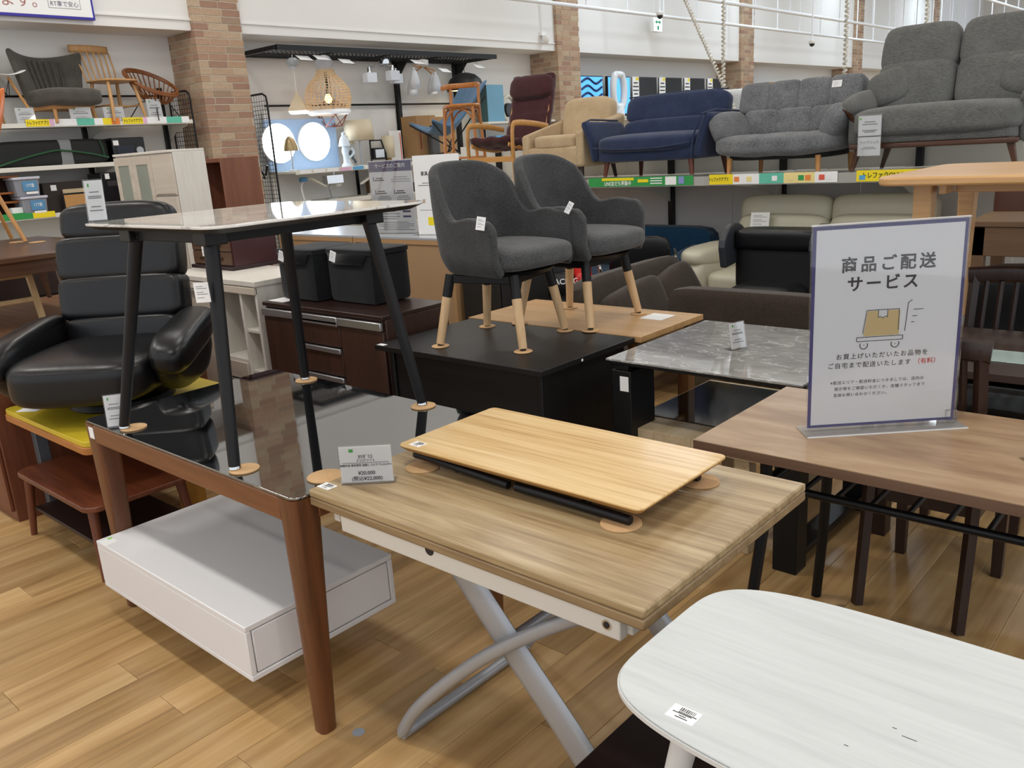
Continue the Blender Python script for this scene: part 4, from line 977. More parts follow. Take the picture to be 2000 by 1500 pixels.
# poster on the beam
t = T('hanging_poster', 'white poster with blue border on the beam at top left', 'poster', (3.2, 8.4, 2.892))
B('border', t, mat('royal_blue_print', '#342c9e', .5), -.9, .63, -.002, .03, 0, .9, 0); B('sheet', t, PAPER, -.88, .612, -.0035, -.002, .022, .88, 0)
text(t, 'たします。', .13, (-.1, -.0045, .125), (R(90), 0, 0), mat('faded_red_ink', '#a8706c', .6)); B('note_box', t, GREYINK, .235, .515, -.0042, -.0036, .082, .2, 0); B('note_fill', t, PAPER, .239, .511, -.005, -.0042, .086, .2, 0)
text(t, 'RT車で安心', .05, (.375, -.006, .118), (R(90), 0, 0), mat('violet_ink', '#4a4468', .6), sx=.95)

# chairs on the top shelf (front = -y)
TAUPE = fabric('taupe_fabric', '#4a4742', '#615d57', scale=200)
t = T('lounge_chair', 'taupe grey lounge chair with pleated back on the wall shelf', 'chair', (3.475, 8.62, 2.0005), R(12)); t.scale = (.93, .93, .95)
def bkf(u, v):
    a = (u-.5)*2; z = .22+.42*v; return (a*(.30+.09*v), .16+.10*v-.16*a*a*(.5+.5*v), z+.06*a*a*v)
MB().grid(bkf, 25, 9).build('backrest', TAUPE, t, solid=.06, sub=1)
for k in range(6):
    a = -.42+.17*k; MB().tube([(a*.30, .115-.16*a*a*.5, .25), (a*.345, .155-.16*a*a*.75, .43), (a*.39, .20-.16*a*a, .60)], .009, 6).build('pleat', TAUPE, t)
MB().pillow((0, -.06, .24), (.60, .52, .17), 4.5, seg=8).build('seat', TAUPE, t); MB().box(-.22, .22, -.2, .2, .13, .165).build('seat_frame', BEECHW, t)
for sx in (-1, 1):
    for sy in (-1, 1): MB().cyl((sx*.2, sy*.17, .15), (sx*.22, sy*.2, 0), .02, .014).build('leg', BEECHW, t)
t = T('spindle_chair', 'light wood spindle back chair on the wall shelf', 'chair', (3.965, 8.64, 2.0005), R(10)); t.scale = (.88, .88, .95)
SPW = wood('light_ash', ['#b98c58', '#cda06a'], 'Z')
MB().pillow((0, -.05, .40), (.44, .44, .03), 4, seg=8).build('seat', SPW, t)
MB().grid(lambda u, v: ((u-.5)*.46, .22-.05*math.cos((u-.5)*PI)+.06, .70+.07*v), 13, 4).build('top_rail', SPW, t, solid=.022)
for k in range(7):
    u = k/6; xx = (u-.5)*.36; MB().tube([(xx, .13, .41), (xx*1.1, .17, .55), (xx*1.2, .245-.05*math.cos((u-.5)*PI)*.9, .70)], .0085, 8).build('spindle', SPW, t)
for sx in (-1, 1):
    for sy in (-1, 1): MB().tube([(sx*.15, sy*.14-.05, .39), (sx*.175, sy*.18-.05, .2), (sx*.20, sy*.21-.05, 0)], [.018, .02, .013], 10).build('leg', SPW, t)
    MB().cyl((sx*.182, -.24, .16), (sx*.182, .14, .16), .009).build('stretcher', SPW, t)
MB().cyl((-.18, -.05, .16), (.18, -.05, .16), .009).build('stretcher', SPW, t)
t = T('rattan_chair', 'round rattan hoop chair with thin black legs on the wall shelf', 'chair', (4.36, 8.60, 2.0005), R(25)); t.scale = (.93, .93, .97)
RAT = wood('rattan_brown', ['#6e3d18', '#8a5225'], 'X', rough=.35)
def hoop(r, n=28): return [(r*math.cos(2*PI*k/n), r*.86*math.sin(2*PI*k/n)*math.cos(R(32))-.0, .39+r*.86*math.sin(2*PI*k/n)*math.sin(R(32))) for k in range(n)]
MB().tube(hoop(.30), .017, 8, closed=True).build('hoop', RAT, t); MB().tube([(x*.985, y-.012, z-.02) for x, y, z in hoop(.30)], .012, 8, closed=True).build('hoop_binding', RAT, t)
base = [(x*.42, y*.42-.03, .19+.02*math.sin(2*PI*k/28)) for k, (x, y, z) in enumerate(hoop(.30))]
MB().tube(base, .010, 6, closed=True).build('base_ring', RAT, t)
for k in range(28):
    a = Vector(hoop(.30)[k]); c = Vector(base[k]); MB().tube([a, a.lerp(c, .5)+Vector((0, .01, -.03)), c], .0065, 5).build('cane', RAT, t)
for sx in (-1, 1): MB().tube([(sx*.20, -.18, 0), (sx*.10, -.10, .19), (sx*.10, .10, .20), (sx*.22, .2, 0)], .006, 6).build('wire_leg', BLACK, t)
shell_chair(2.91, 8.63, 2.0005, R(20), 'white moulded shell chair on the wall shelf at left border', WSH, 1.0)
for x, z, w, h, lb in ((3.07, 2.04, .16, .1, 'small price card on the shelf rail below the white chair'), (3.55, 2.04, .2, .1, 'price card on the shelf rail below the lounge chair'), (3.86, 2.04, .2, .1, 'price card on the shelf rail below the spindle chair'), (4.27, 2.04, .15, .17, 'price card in a stand below the rattan chair')):
    price_card(x, 8.425, 2.0006, w, h+.04, 0, lb, lean=6, foot=True)
# mid shelf: rolled mat, black appliance
t = T('rolled_mat', 'black rolled mat with green edge wrapped in clear film', 'mat', (3.3, 8.64, 1.6305))
RB = mat('mat_black', '#101211', .7)
MB().pillow((-.02, 0, .115), (1.02, .30, .23), 7, seg=8).build('roll', RB, t)
GE = mat('green_edge', '#1d4a2a', .6)
MB().tube(smoothpath([(-.52, -.155, .02), (-.3, -.16, .08), (-.05, -.162, .13), (.05, -.162, .13), (.25, -.16, .10), (.46, -.155, .05)], 5), .009, 6).build('green_edge', GE, t); MB().tube([(.40, -.15, .21), (.42, -.155, .12), (.42, -.15, .05)], .006, 6).build('green_edge', GE, t)
MB().pillow((.08, 0, .115), (.12, .31, .24), 10, seg=8).build('film_wrap', glass('cling_film', '#e8eef0', .2, .25), t)
t = T('black_appliance', 'black countertop appliance with round dial on the middle shelf', 'appliance', (3.97, 8.62, 1.6305))
B('body', t, mat('gloss_black', '#101114', .25), -.16, .16, -.14, .14, 0, .225, .008); MB().cyl((.10, -.141, .1), (.10, -.155, .1), .035).build('dial', mat('dial_silver', '#a9adb1', .35), t); B('display', t, mat('display_blue', '#1c2330', .2), -.12, .04, -.146, -.14, .06, .15)
B('paper_label', t, PAPER, -.15, -.10, -.1465, -.14, .155, .2, 0)
# low shelf: wooden rack, storage bins, frames, boxes
WR = wood('orange_pine', ['#8a4e1d', '#a4622a'], 'X')
t = T('wooden_rack', 'orange brown wooden pigeonhole rack on the low shelf', 'rack', (2.76, 8.6, 1.2105))
for xx in (-.2, .14): B('side_board', t, WR, xx, xx+.02, -.12, .12, 0, .36)
for z in (0, .12, .2, .34): B('rack_shelf', t, WR, -.18, .14, -.12, .12, z, z+.018)
B('rack_back', t, mat('rack_dark', '#3a2012', .7), -.18, .14, .1, .12, 0, .34)
BIN = glass('cloudy_plastic', '#c9ccd6', .3, .62); BLB = mat('bin_label_blue', '#5590bb', .6)
for k, (x, z, lb) in enumerate(((2.99, 1.2105, 'lower clear plastic bin with blue label'), (2.955, 1.381, 'upper clear plastic bin with blue label'))):
    t = T('plastic_bin', lb, 'plastic bin', (x, 8.52, z), 0, 'stacked clear plastic bins')
    b = MB(); b.taper((0, 0, 0), (0, 0, .145), (.095, .1), (.105, .11)).build('bin_body', mat('cloudy_bin', '#8e929c', .35), t, bevel=.005); B('bin_lid', t, mat('cloudy_lid', '#c5c7d4', .35), -.115, .115, -.12, .12, .146, .168, .004)
    B('bin_label', t, BLB, -.04, .08, -.114, -.111, .045, .13, 0); text(t, '177番', .038, (.02, -.1155, .09), (R(90), 0, 0), PAPER, sx=.8); B('bin_tag', t, PAPER, -.02, .08, -.1145, -.111, .018, .038, 0)
t = T('dark_box', 'dark brown box with a small white tag on the low shelf', 'box', (3.38, 8.66, 1.2105)); B('body', t, mat('dark_umber', '#2c211c', .6), -.27, .32, -.16, .2, 0, .27, .004); B('paper_tag', t, PAPER, -.2, -.15, -.164, -.16, .2, .25, 0)
for x, y, w, h, c, lb in ((3.36, 8.44, .24, .17, '#b98a52', 'tan cork board with black frame leaning on the low shelf'), (3.40, 8.475, .26, .205, '#c9b48c', 'pale framed board behind the cork board')):
    t = T('framed_board', lb, 'picture frame', (x, y, 1.2105)); B('frame', t, BLACK if h < .2 else PALE, -w/2, w/2, -.008, .008, 0, h); B('panel', t, mat('board'+c, c, .7), -w/2+.016, w/2-.016, -.0095, -.008, .016, h-.016, 0)
t = T('black_printer', 'black boxy device on the low shelf beside the tall cupboard', 'appliance', (3.80, 8.6, 1.2105)); B('body', t, mat('gloss_black', '#101114', .25), -.17, .2, -.15, .15, 0, .33, .01); B('slot', t, INK, -.12, .12, -.156, -.15, .2, .25); B('paper_tag', t, PAPER, -.13, -.09, -.157, -.15, .27, .32, 0)
tag(B('green_leaflet', None, MIX['G'], 2.66, 2.95, 8.42, 8.5, 1.2106, 1.24, 0), 'green leaflet box lying on the low shelf edge', 'leaflet')
tag(B('white_carton', None, PAPER, 2.80, 2.89, 8.44, 8.52, 1.2406, 1.29, .003), 'small white carton on the low shelf beside the bins', 'carton')
# chest with white handles below
t = T('dark_drawer_chest', 'dark brown drawer chest with white handles behind the oak frame', 'chest', (2.15, 6.5, 0))
DB = mat('dark_brown_laminate', '#33231f', .5)
B('carcass', t, DB, -.45, .40, -.1, .35, 0, 1.0)
for r in range(4):
    for c in range(2):
        d = B('drawer', t, DB, -.44+c*.42, -.03+c*.42, -.118, -.1, .03+r*.24, .26+r*.24); B('handle', d, WHITE, -.15+c*.42, -.05+c*.42, -.14, -.118, .20+r*.24, .225+r*.24)

# ================================================================== LAMP DISPLAY between the first two pillars
t = T('lamp_canopy', 'black steel canopy frame from which the display lamps hang', 'frame', (5.6, 8.2, 2.70))
CL, CD = 3.45, .68
for yy in (0, CD): B('long_beam', t, BLACK, 0, CL, yy-.022, yy+.022, -.025, .03)
for xx in (0, CL): B('cross_beam', t, BLACK, xx-.02, xx+.02, 0, CD, -.02, .025)
for xx in (.9, 1.75, 2.6): B('cross_rib', t, BLACK, xx-.01, xx+.01, 0, CD, -.01, .01)
b = MB()
for k in range(1, 60): b.cyl((CL*k/60, .02, -.012), (CL*k/60, CD-.02, -.012), .0025, n=4)
for k in range(1, 10): b.cyl((0, CD*k/10, -.012), (CL, CD*k/10, -.012), .0025, n=4)
b.build('wire_mesh', BLACK, t)
for xx in (7.83-5.6, 8.92-5.6):
    B('post', t, BLACK, xx-.028, xx+.028, CD-.045, CD+.02, -2.7, 0)
    MB().add([(xx, CD-.04, -.25), (xx, CD-.04, -.03), (xx, CD-.26, -.03)], [(0, 1, 2)]).build('gusset', BLACK, t, solid=.02, smooth=False)
MB().cyl((0.2, CD-.02, -.545), (CL+.3, CD-.02, -.545), .012, n=8).build('back_rail', BLACK, t)
t = T('lamp_mesh_panel', 'black wire mesh panel right of the first brick pillar', 'wire panel', (5.50, 8.88, 0))
MB().tube([(0, 0, 0), (0, 0, 2.23), (0, -.05, 2.25), (0, -.46, 2.25), (0, -.52, 2.22), (0, -.53, 2.15), (0, -.53, 0)], .011, 8).build('frame', BLACK, t)
b = MB()
for k in range(1, 11): b.cyl((0, -.048*k, .4), (0, -.048*k, 2.24), .0025, n=4)
for k in range(40): b.cyl((0, 0, .42+k*.045), (0, -.53, .42+k*.045), .0025, n=4)
b.build('wire_mesh', BLACK, t); MB().tube([(-.02, -.40, 1.5), (-.03, -.36, 1.4), (-.03, -.3, 1.45), (-.03, -.34, 1.36), (-.02, -.26, 1.38)], .012, 6).build('cable_bundle', BLACK, t)
# shelf of the lamp bay
t = T('lamp_shelf', 'white lamp display shelving with small spot lights and labels', 'shelf', (5.78, 8.9, 0))
for z, x0, x1, d in ((1.42, 0, 2.0, .5), (1.06, 0, 2.0, .5), (.7, 0, 2.0, .5)):
    B('shelf_board', t, SHW, x0, x1, -d, 0, z-.03, z); B('price_rail', t, SHW, x0, x1, -d-.012, -d, z-.045, z+.006)
strip(t, [(.05+.19*k, .05+.19*k+.16, 'wwwpbwwwww'[k % 10]) for k in range(10)], -.514, 1.382, 1.42)
B('back_panel', t, WALLM, 0, 2.0, -.01, 0, .3, 2.1, 0); B('post', t, BLACK, 1.25-.02, 1.25+.02, -.03, -.01, .3, 1.4)
# blue-white lamp board, disc light put into its colour; two lit ceiling discs
BOARD = mat('disc_lit_board', '#a9c6ea', .5)
t = T('disc_lit_board', 'display board on the lamp shelf, tinted pale blue by painted disc light', 'display board', (6.22, 8.80, 1.4205)); B('board', t, BOARD, -.50, .50, 0, .03, 0, .58)
for dx, lb in ((-.36, 'left lit round white disc light on the display board'), (.14, 'right lit round white disc light on the display board')):
    t = T('disc_light', lb, 'ceiling light', (6.22+dx, 8.795, 1.735), 0, 'lit disc lights on the blue board')
    r = .225
    MB().tube([(0, 0, 0), (0, -.03, 0)], [r, r*.98], 40).build('rim', WHITE, t); MB().tube([(0, -.0305, 0), (0, -.05, 0), (0, -.062, 0)], [r*.98, r*.8, r*.2], 40).build('diffuser', glow('disc_glow', '#e6f3ff', 9), t)
t = T('metal_lamp_shade', 'small brushed metal lamp shade before the left disc light', 'lamp', (5.86, 8.55, 1.4205)); MB().cyl((0, 0, 0), (0, 0, .24), .008).build('stem', STEEL, t); MB().lathe([(.09, .22), (.085, .27), (.06, .34), (.02, .38)], (0, 0, 0), 18).build('shade', mat('brass_shade', '#a08c66', .35, metal=.6), t); MB().lathe([(.05, 0), (.05, .012), (.01, .016)], (0, 0, 0), 16).build('base', STEEL, t)
# pendants
PEND = 2.67
def cord(t, z0, z1, m=None): return MB().cyl((0, 0, z0), (0, 0, z1), .004, n=6).build('cord', m or WHITE, t)
RATT = mat('rattan_weave', '#d8c09a', .7, var=.2, scale=60)
def glowwarm(): return glow('bulb_warm', '#ffb45a', 14)
def bulb(t, z, r=.03, m=None): return MB().lathe([(.004, z+r*1.6), (r*.6, z+r), (r, z), (r*.7, z-r*.7), (.004, z-r)], (0, 0, 0), 14).build('bulb', m or glowwarm(), t)
t = T('rattan_pendant', 'woven rattan bell pendant lamp glowing amber', 'pendant lamp', (6.37, 8.42, 2.07))
prof = [(.10, .44), (.10, .41), (.13, .37), (.20, .30), (.25, .22), (.265, .13), (.25, .05), (.235, .0)]
b = MB()
for k in range(30):
    for sg_ in (-1, 1): b.tube([(r*math.cos(2*PI*k/30+sg_*.55*i/8), r*math.sin(2*PI*k/30+sg_*.55*i/8), z) for i, (r, z) in enumerate(prof)], .0036, 4)
for i in range(20):
    f = i/19*(len(prof)-1); k = min(int(f), len(prof)-2); q = f-k; r = prof[k][0]*(1-q)+prof[k+1][0]*q; z = prof[k][1]*(1-q)+prof[k+1][1]*q
    b.tube([(r*math.cos(2*PI*j/24), r*math.sin(2*PI*j/24), z) for j in range(24)], .0036, 4, closed=True)
b.build('woven_shade', RATT, t); MB().lathe([(.237, 0), (.245, -.035), (.21, -.05)], (0, 0, 0), 32, cap=False).build('white_rim', mat('rim_white', '#eef3f8', .4), t, solid=.006)
cord(t, .44, .6, mat('cord_grey', '#8a8a8a', .6)); MB().lathe([(.06, .43), (.09, .47), (.10, .53), (.06, .585), (.02, .6)], (0, 0, 0), 20).build('ceiling_cap', mat('cap_grey', '#b9bec6', .4), t); bulb(t, .12, .045); MB().cyl((0, 0, .16), (0, 0, .44), .016).build('socket', BLACK, t)
pl_ = bpy.data.lights.new('bulb_light', 'POINT'); pl_.energy = .5; pl_.color = (1, .6, .25); pl_.shadow_soft_size = .04; po = bpy.data.objects.new('bulb_light', pl_); COL.objects.link(po); po.parent = t; po.location = (0, 0, .12)
t = T('wood_cone_pendant', 'pale veneer cone pendant lamp beside the rattan lamp', 'pendant lamp', (5.98, 8.47, 2.05)); MB().lathe([(.14, .02), (.135, .04), (.06, .15), (.008, .22)], (0, 0, 0), 4).build('cone_shade', wood('veneer', ['#c9b595', '#d8c7a8'], 'Z', rough=.5), t); MB().lathe([(.12, -.01), (.14, .018)], (0, 0, 0), 4).build('lit_rim', glow('rim_light', '#eef6ff', 2.5), t)
cord(t, .22, .62); MB().pillow((0, 0, .53), (.13, .13, .12), 2.4).build('ceiling_cap', mat('glass_cap', '#aeb4ba', .15), t)
t = T('wire_pendant', 'copper geometric wire pendant lamp with open facets', 'pendant lamp', (6.63, 8.70, 1.90)); COP = mat('copper_wire', '#8f4f3a', .3, metal=.7)
ico = [(.07, 0, 0), (-.035, .06, 0), (-.035, -.06, 0)] ; V = []
for k in range(6): V.append((.2*math.cos(PI*k/3), .2*math.sin(PI*k/3), .15+(.04 if k % 2 else -.02)))
tp_ = [(.08*math.cos(PI*k/1.5+.3), .08*math.sin(PI*k/1.5+.3), .30) for k in range(3)]
bt_ = [(.11*math.cos(PI*k/1.5+.8), .11*math.sin(PI*k/1.5+.8), .0) for k in range(3)]
b = MB()
for k in range(6): b.cyl(V[k], V[(k+1) % 6], .005, n=6)
for k in range(3):
    b.cyl(tp_[k], tp_[(k+1) % 3], .005, n=6).cyl(bt_[k], bt_[(k+1) % 3], .005, n=6)
    for j in (2*k, 2*k+1, (2*k+2) % 6): b.cyl(bt_[k], V[j], .005, n=6)
    for j in (2*k, 2*k+1): b.cyl(tp_[k], V[j], .005, n=6)
b.build('wire_frame', COP, t); MB().cyl((0, 0, .2), (0, 0, .32), .018).build('socket', BLACK, t); cord(t, .3, .77, BLACK)
def spot_bar(x, label, arms, barm, hubm, shade):
    t = T('spot_lamp', label, 'ceiling lamp', (x, 8.48, 2.54), 0)
    MB().lathe([(.03, .13), (.075, .12), (.075, .06), (.02, .04)], (0, 0, 0), 20).build('hub', hubm, t)
    for i, (dx, dy, dz) in enumerate(arms):
        MB().cyl((0, 0, .05), (dx, dy, dz+.02), .010, n=8).build('arm', barm, t); sh = shade(t, dx, dy, dz)
def glass_shade(t, x, y, z):
    MB().cyl((x, y, z+.02), (x, y, z-.05), .022, .03).build('socket', CHROME, t); return MB().box(x-.075, x+.075, y-.05, y+.05, z-.16, z-.045).build('glass_shade', mat('opal_glass', '#d9dfe8', .3), t, bevel=.006)
def cone_shade(t, x, y, z):
    MB().cyl((x, y, z+.01), (x, y, z-.02), .015).build('socket', WHITE, t)
    c = MB().lathe([(.07, -.24), (.06, -.14), (.035, -.05), (.012, -.015)], (x, y, z), 18, cap=False).build('cone_shade', mat('matt_white_shade', '#d9dce0', .4), t, solid=.004); MB().lathe([(.062, -.228), (.06, -.222)], (x, y, z), 18).build('lit_disc', glow('spot_glow', '#fff6e6', 4), c); return c
spot_bar(7.32, 'chrome spot lamp with three square opal glass shades', [(-.25, 0, .0), (.05, -.08, .02), (.22, .06, .0)], CHROME, CHROME, glass_shade)
spot_bar(7.96, 'white spot lamp with pale wood bars and cone shades', [(-.20, -.04, .02), (-.12, .1, -.06), (.16, -.05, -.03), (.2, .06, -.05)], wood('spot_bar_wood', ['#b07a4c', '#c28d5c'], 'X'), WHITE, cone_shade)
t = T('dome_pendant', 'black dome pendant lamp lit inside above the blue chair', 'pendant lamp', (8.68, 8.45, 2.29)); MB().lathe([(.25, 0), (.245, .06), (.21, .14), (.14, .20), (.05, .225), (.01, .228)], (0, 0, 0), 32, cap=False).build('dome', mat('dome_black', '#1b1b1d', .5), t, solid=.004); MB().lathe([(.243, .012), (.24, .016)], (0, 0, 0), 32).build('lit_inside', glow('dome_glow', '#ffe9a8', 2.2), t); cord(t, .228, .39, BLACK)
for x, z, lb in ((5.95, 2.66, 'tilted price card hung at the canopy left end'), (6.18, 2.67, 'second tilted price card hung under the canopy'), (6.52, 2.64, 'price card hung right of the rattan pendant'), (7.62, 2.66, 'price card hung above the opal glass spot lamp'), (8.08, 2.57, 'price card hung above the white cone spots'), (8.72, 2.63, 'price card hung above the black dome pendant')):
    t = T('hanging_card', lb, 'price card', (x, 8.25, z-.03), 0, 'price cards hung under the lamp canopy')
    MB().box(-.1, .1, -.002, .002, -.09, .0).build('card', PAPER, t, smooth=False, rot=(R(-55), 0, R(12))); MB().cyl((0, 0, 0), (0, 0, 2.7-z+.02), .002, n=4).build('hook', BLACK, t)
    for o in t.children:
        if o.name.startswith('card'): MB().box(-.104, .104, .002, .004, -.094, .004).build('frame', BLACK, o, smooth=False)
# things on the lamp shelf
LSH = mat('linen_shade', '#d8ccb2', .8)
t = T('shade_table_lamp', 'table lamp with cream drum shade on the lamp shelf', 'table lamp', (6.92, 8.62, 1.4205)); MB().lathe([(.08, 0), (.08, .012), (.012, .018), (.010, .33)], (0, 0, 0), 18).build('stand', STEEL, t); MB().lathe([(.185, .30), (.165, .54)], (0, 0, 0), 28, cap=False).build('drum_shade', LSH, t, solid=.003)
t = T('column_lamp', 'cream cylinder table lamp beside the floodlight', 'table lamp', (7.37, 8.62, 1.4205)); MB().lathe([(.075, .07), (.075, .34)], (0, 0, 0), 24, cap=False).build('cylinder_shade', LSH, t, solid=.003); MB().lathe([(.06, 0), (.06, .02), (.03, .03), (.03, .12), (.004, .13)], (0, 0, 0), 20).build('base', wood('lamp_wood', ['#a5824f', '#b8945e'], 'Z'), t)
t = T('floodlight', 'black work floodlight with carrying frame on the lamp shelf', 'floodlight', (7.14, 8.55, 1.4205)); B('head', t, BLACK, -.09, .09, -.03, .04, .06, .2, .01); B('lens', t, mat('lens_silver', '#c6ccd2', .2, metal=.4), -.07, .07, -.034, -.03, .08, .18); MB().tube([(-.12, 0, 0), (-.12, 0, .12), (-.10, .02, .29), (.08, .02, .29), (.12, 0, .12), (.12, 0, 0)], .011, 8).build('frame', BLACK, t); B('foot_bar', t, BLACK, -.12, .12, -.06, -.04, 0, .02)
t = T('figurine_lamp', 'white glossy figurine lamp with bell shade on the lamp shelf', 'table lamp', (6.63, 8.55, 1.4205)); PORC = mat('porcelain', '#cfe0ee', .15)
MB().lathe([(.06, 0), (.06, .02), (.035, .05), (.03, .12), (.045, .18), (.03, .24), (.015, .28)], (0, 0, 0), 18).build('body', PORC, t); MB().lathe([(.075, .24), (.05, .33), (.02, .37), (.028, .39), (.005, .41)], (0, 0, 0), 18).build('bell_shade', PORC, t); MB().tube(smoothpath([(.03, -.02, .1), (.10, -.04, .16), (.07, -.03, .22)], 4), .014, 8).build('arm', PORC, t)
t = T('flower_lamp', 'ivory figurine lamp with leaves behind the porcelain one', 'table lamp', (6.76, 8.66, 1.4205)); MB().lathe([(.05, 0), (.03, .05), (.025, .16), (.04, .2), (.01, .26)], (0, 0, 0), 14).build('body', WHITE, t); MB().lathe([(.08, .26), (.05, .36)], (0, 0, 0), 18, cap=False).build('shade', LSH, t, solid=.003)
for k in range(3): MB().pillow((.05-.03*k, -.05, .06+.05*k), (.04, .015, .07), 2.2, rot=(0, R(30*k-30), 0)).build('leaf', mat('leaf_dark', '#4c555c', .5), t)
t = T('framed_sheet', 'white framed sheet with red edge leaning beside the black post', 'frame', (7.56, 8.68, 1.4205)); B('sheet', t, PAPER, -.1, .1, 0, .02, 0, .40); B('red_edge', t, MIX['r'], .07, .085, -.002, 0, .03, .37, 0)
# desk lamps on the shelf below
def desk_lamp(x, label, head, m, h=.24):
    t = T('desk_lamp', label, 'desk lamp', (x, 8.58, 1.0605)); MB().lathe([(.075, 0), (.075, .015), (.01, .022)], (0, 0, 0), 20).build('base', m, t)
    MB().tube(smoothpath([(0, 0, .02), (-.02, 0, h*.7), (.03, 0, h), (.10, 0, h+.02)], 5), .011, 8).build('arm', m, t); head(t, h); return t
def ring(t, h): MB().pillow((.2, -.02, h-.03), (.26, .06, .022), 4, rot=(0, R(28), 0)).build('light_head', mat('head_ivory', '#e8e4d6', .4), t); MB().lathe([(.05, h-.01), (.05, h+.03), (.02, h+.04)], (.02, 0, 0), 14).build('joint', BLB, t)
desk_lamp(5.98, 'white desk lamp with blue joint and long ivory head', ring, WHITE)
def ball(t, h): MB().pillow((.1, 0, h-.02), (.1, .1, .1), 2.2).build('light_head', WHITE, t)
desk_lamp(6.38, 'small desk lamp with round white head', ball, STEEL, .2)
def bar(t, h): MB().pillow((-.08, -.02, h), (.28, .05, .03), 4, rot=(0, R(-24), 0)).build('light_head', WHITE, t)
desk_lamp(7.02, 'white bar headed desk lamp right of the black post', bar, WHITE, .2)
t = T('chrome_spot', 'chrome square spot light hung under the lamp shelf', 'spot light', (6.42, 8.55, 1.24)); B('spot_body', t, CHROME, -.14, .1, -.05, .05, 0, .10); MB().cyl((0, 0, .1), (0, 0, .15), .01).build('stem', CHROME, t)
tag(MB().box(-.16, .16, -.12, .12, 0, .2).build('dark_carton', mat('brown_carton', '#6b5034', .8), bevel=.004, loc=(7.2, 8.62, 1.0605)), 'brown carton behind the bar headed desk lamp', 'carton')
tag(MB().pillow((0, 0, .13), (.34, .1, .26), 4).build('fan_guard', mat('smoky_plastic', '#8f9384', .3), loc=(7.3, 8.48, 1.0605)), 'rounded smoky plastic lamp hood right of the black post', 'lamp hood')
# shelf with cartons + blue butterfly chair
t = T('carton_shelf', 'white wall shelf holding cardboard cartons behind the blue chair', 'shelf', (7.78, 8.9, 0)); B('shelf_board', t, SHW, 0, 1.2, -1.25, -.1, 1.44, 1.47); B('price_rail', t, SHW, 0, 1.2, -1.262, -1.25, 1.42, 1.475)
for xx in (.15, 1.05): B('support_post', t, BLACK, xx-.02, xx+.02, -1.2, -1.16, 0, 1.44)
KR = mat('kraft_card', '#a9845a', .8, var=.05)
for x, w, h, y, lb in ((7.98, .34, .52, 8.68, 'tall cardboard carton behind the blue butterfly chair'), (8.36, .38, .5, 8.72, 'wide cardboard carton partly hidden by the blue chair')):
    t = T('cardboard_carton', lb, 'carton', (x, y, 1.4705)); B('box', t, KR, -w/2, w/2, -.15, .15, 0, h); B('tape', t, mat('red_tape', '#8e3b2e', .6), -w/2+.04, -w/2+.06, -.152, -.15, .1, .4, 0); B('seam', t, mat('kraft_dark', '#8b6a45', .8), .05, .053, -.152, -.15, 0, h, 0)
BLU = fabric('denim_blue', '#4d6f92', '#6a8cad', scale=150)
t = T('butterfly_chair', 'blue denim butterfly chair with crossed black rod legs', 'chair', (7.9, 8.0, 1.4705), R(-112))
def bf(u, v):
    a = (u-.5)*2; z = .28+.0*v; y = -.32+.62*v
    z = .30+.55*max(0, v-.35)**1.3/.65**1.3*.95-.06*math.sin(v*PI)+.14*abs(a)**1.6*(1-v)+.05*abs(a)**2*v
    w = .42-.10*math.sin(v*PI); y2 = y-.10*abs(a)**2*(1-v)+.06*v
    return (a*w, y2, z)
MB().grid(bf, 17, 17).build('sling', BLU, t, solid=.03, sub=1)
for sx in (-1, 1):
    MB().tube([(sx*.40, -.40, .40), (-sx*.05, .1, .02), (-sx*.22, .28, .0)], .009, 6).build('rod_leg', BLACK, t); MB().tube([(sx*.36, .34, .68), (sx*.02, -.05, .05), (-sx*.2, -.25, 0)], .009, 6).build('rod_leg', BLACK, t)
t = T('speckled_case', 'dark speckled case leaning beside the cartons', 'case', (7.98, 8.42, 1.4705)); MB().pillow((0, 0, .18), (.16, .08, .36), 8).build('shell', mat('speckle', '#4a4642', .4, var=.9, scale=90), t); B('handle', t, BLACK, -.03, .03, -.02, .02, .36, .385)
# upper shelf: blue box, white heater
t = T('appliance_shelf', 'white shelf with small goods behind the bentwood stool', 'shelf', (9.08, 8.9, 0))
for z in (1.88, 1.55, 1.2): B('shelf_board', t, SHW, 0, 1.5, -.45, 0, z-.03, z); 
B('post', t, BLACK, .35, .40, -.02, .02, 0, 2.4)
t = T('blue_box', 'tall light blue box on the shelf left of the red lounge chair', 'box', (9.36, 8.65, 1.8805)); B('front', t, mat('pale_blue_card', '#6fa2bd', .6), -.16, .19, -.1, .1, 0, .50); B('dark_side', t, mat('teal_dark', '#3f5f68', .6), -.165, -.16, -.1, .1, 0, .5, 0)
t = T('round_heater', 'white ring shaped heater with dark centre on the shelf', 'heater', (9.72, 8.62, 1.8805)); MB().tube([(.14*math.cos(2*PI*k/24), 0, .18+.17*math.sin(2*PI*k/24)) for k in range(24)], .03, 10, closed=True).build('ring', mat('ivory_plastic', '#cdc8bb', .4), t); MB().tube([(0, .02, .16), (0, -.04, .16)], [.10, .09], 20).build('dark_face', mat('heater_dark', '#23262a', .2), t); B('foot', t, WHITE, -.08, .08, -.05, .05, 0, .02)
for k in range(5): tag(B('small_box', None, [PAPER, MIX['b'], PAPER, mat('dark_pack', '#3a3f55', .6), PAPER][k], 9.12+.17*k, 9.26+.17*k, 8.5, 8.66, 1.5505, 1.67+.02*(k % 2), .003), ['white packet at the left end below the blue box', 'sky blue packet below the blue box', 'white packet in the middle below the ring heater', 'dark blue packet below the ring heater', 'white packet at the right end below the ring heater'][k], 'packet', 'packets on the shelf below the blue box')

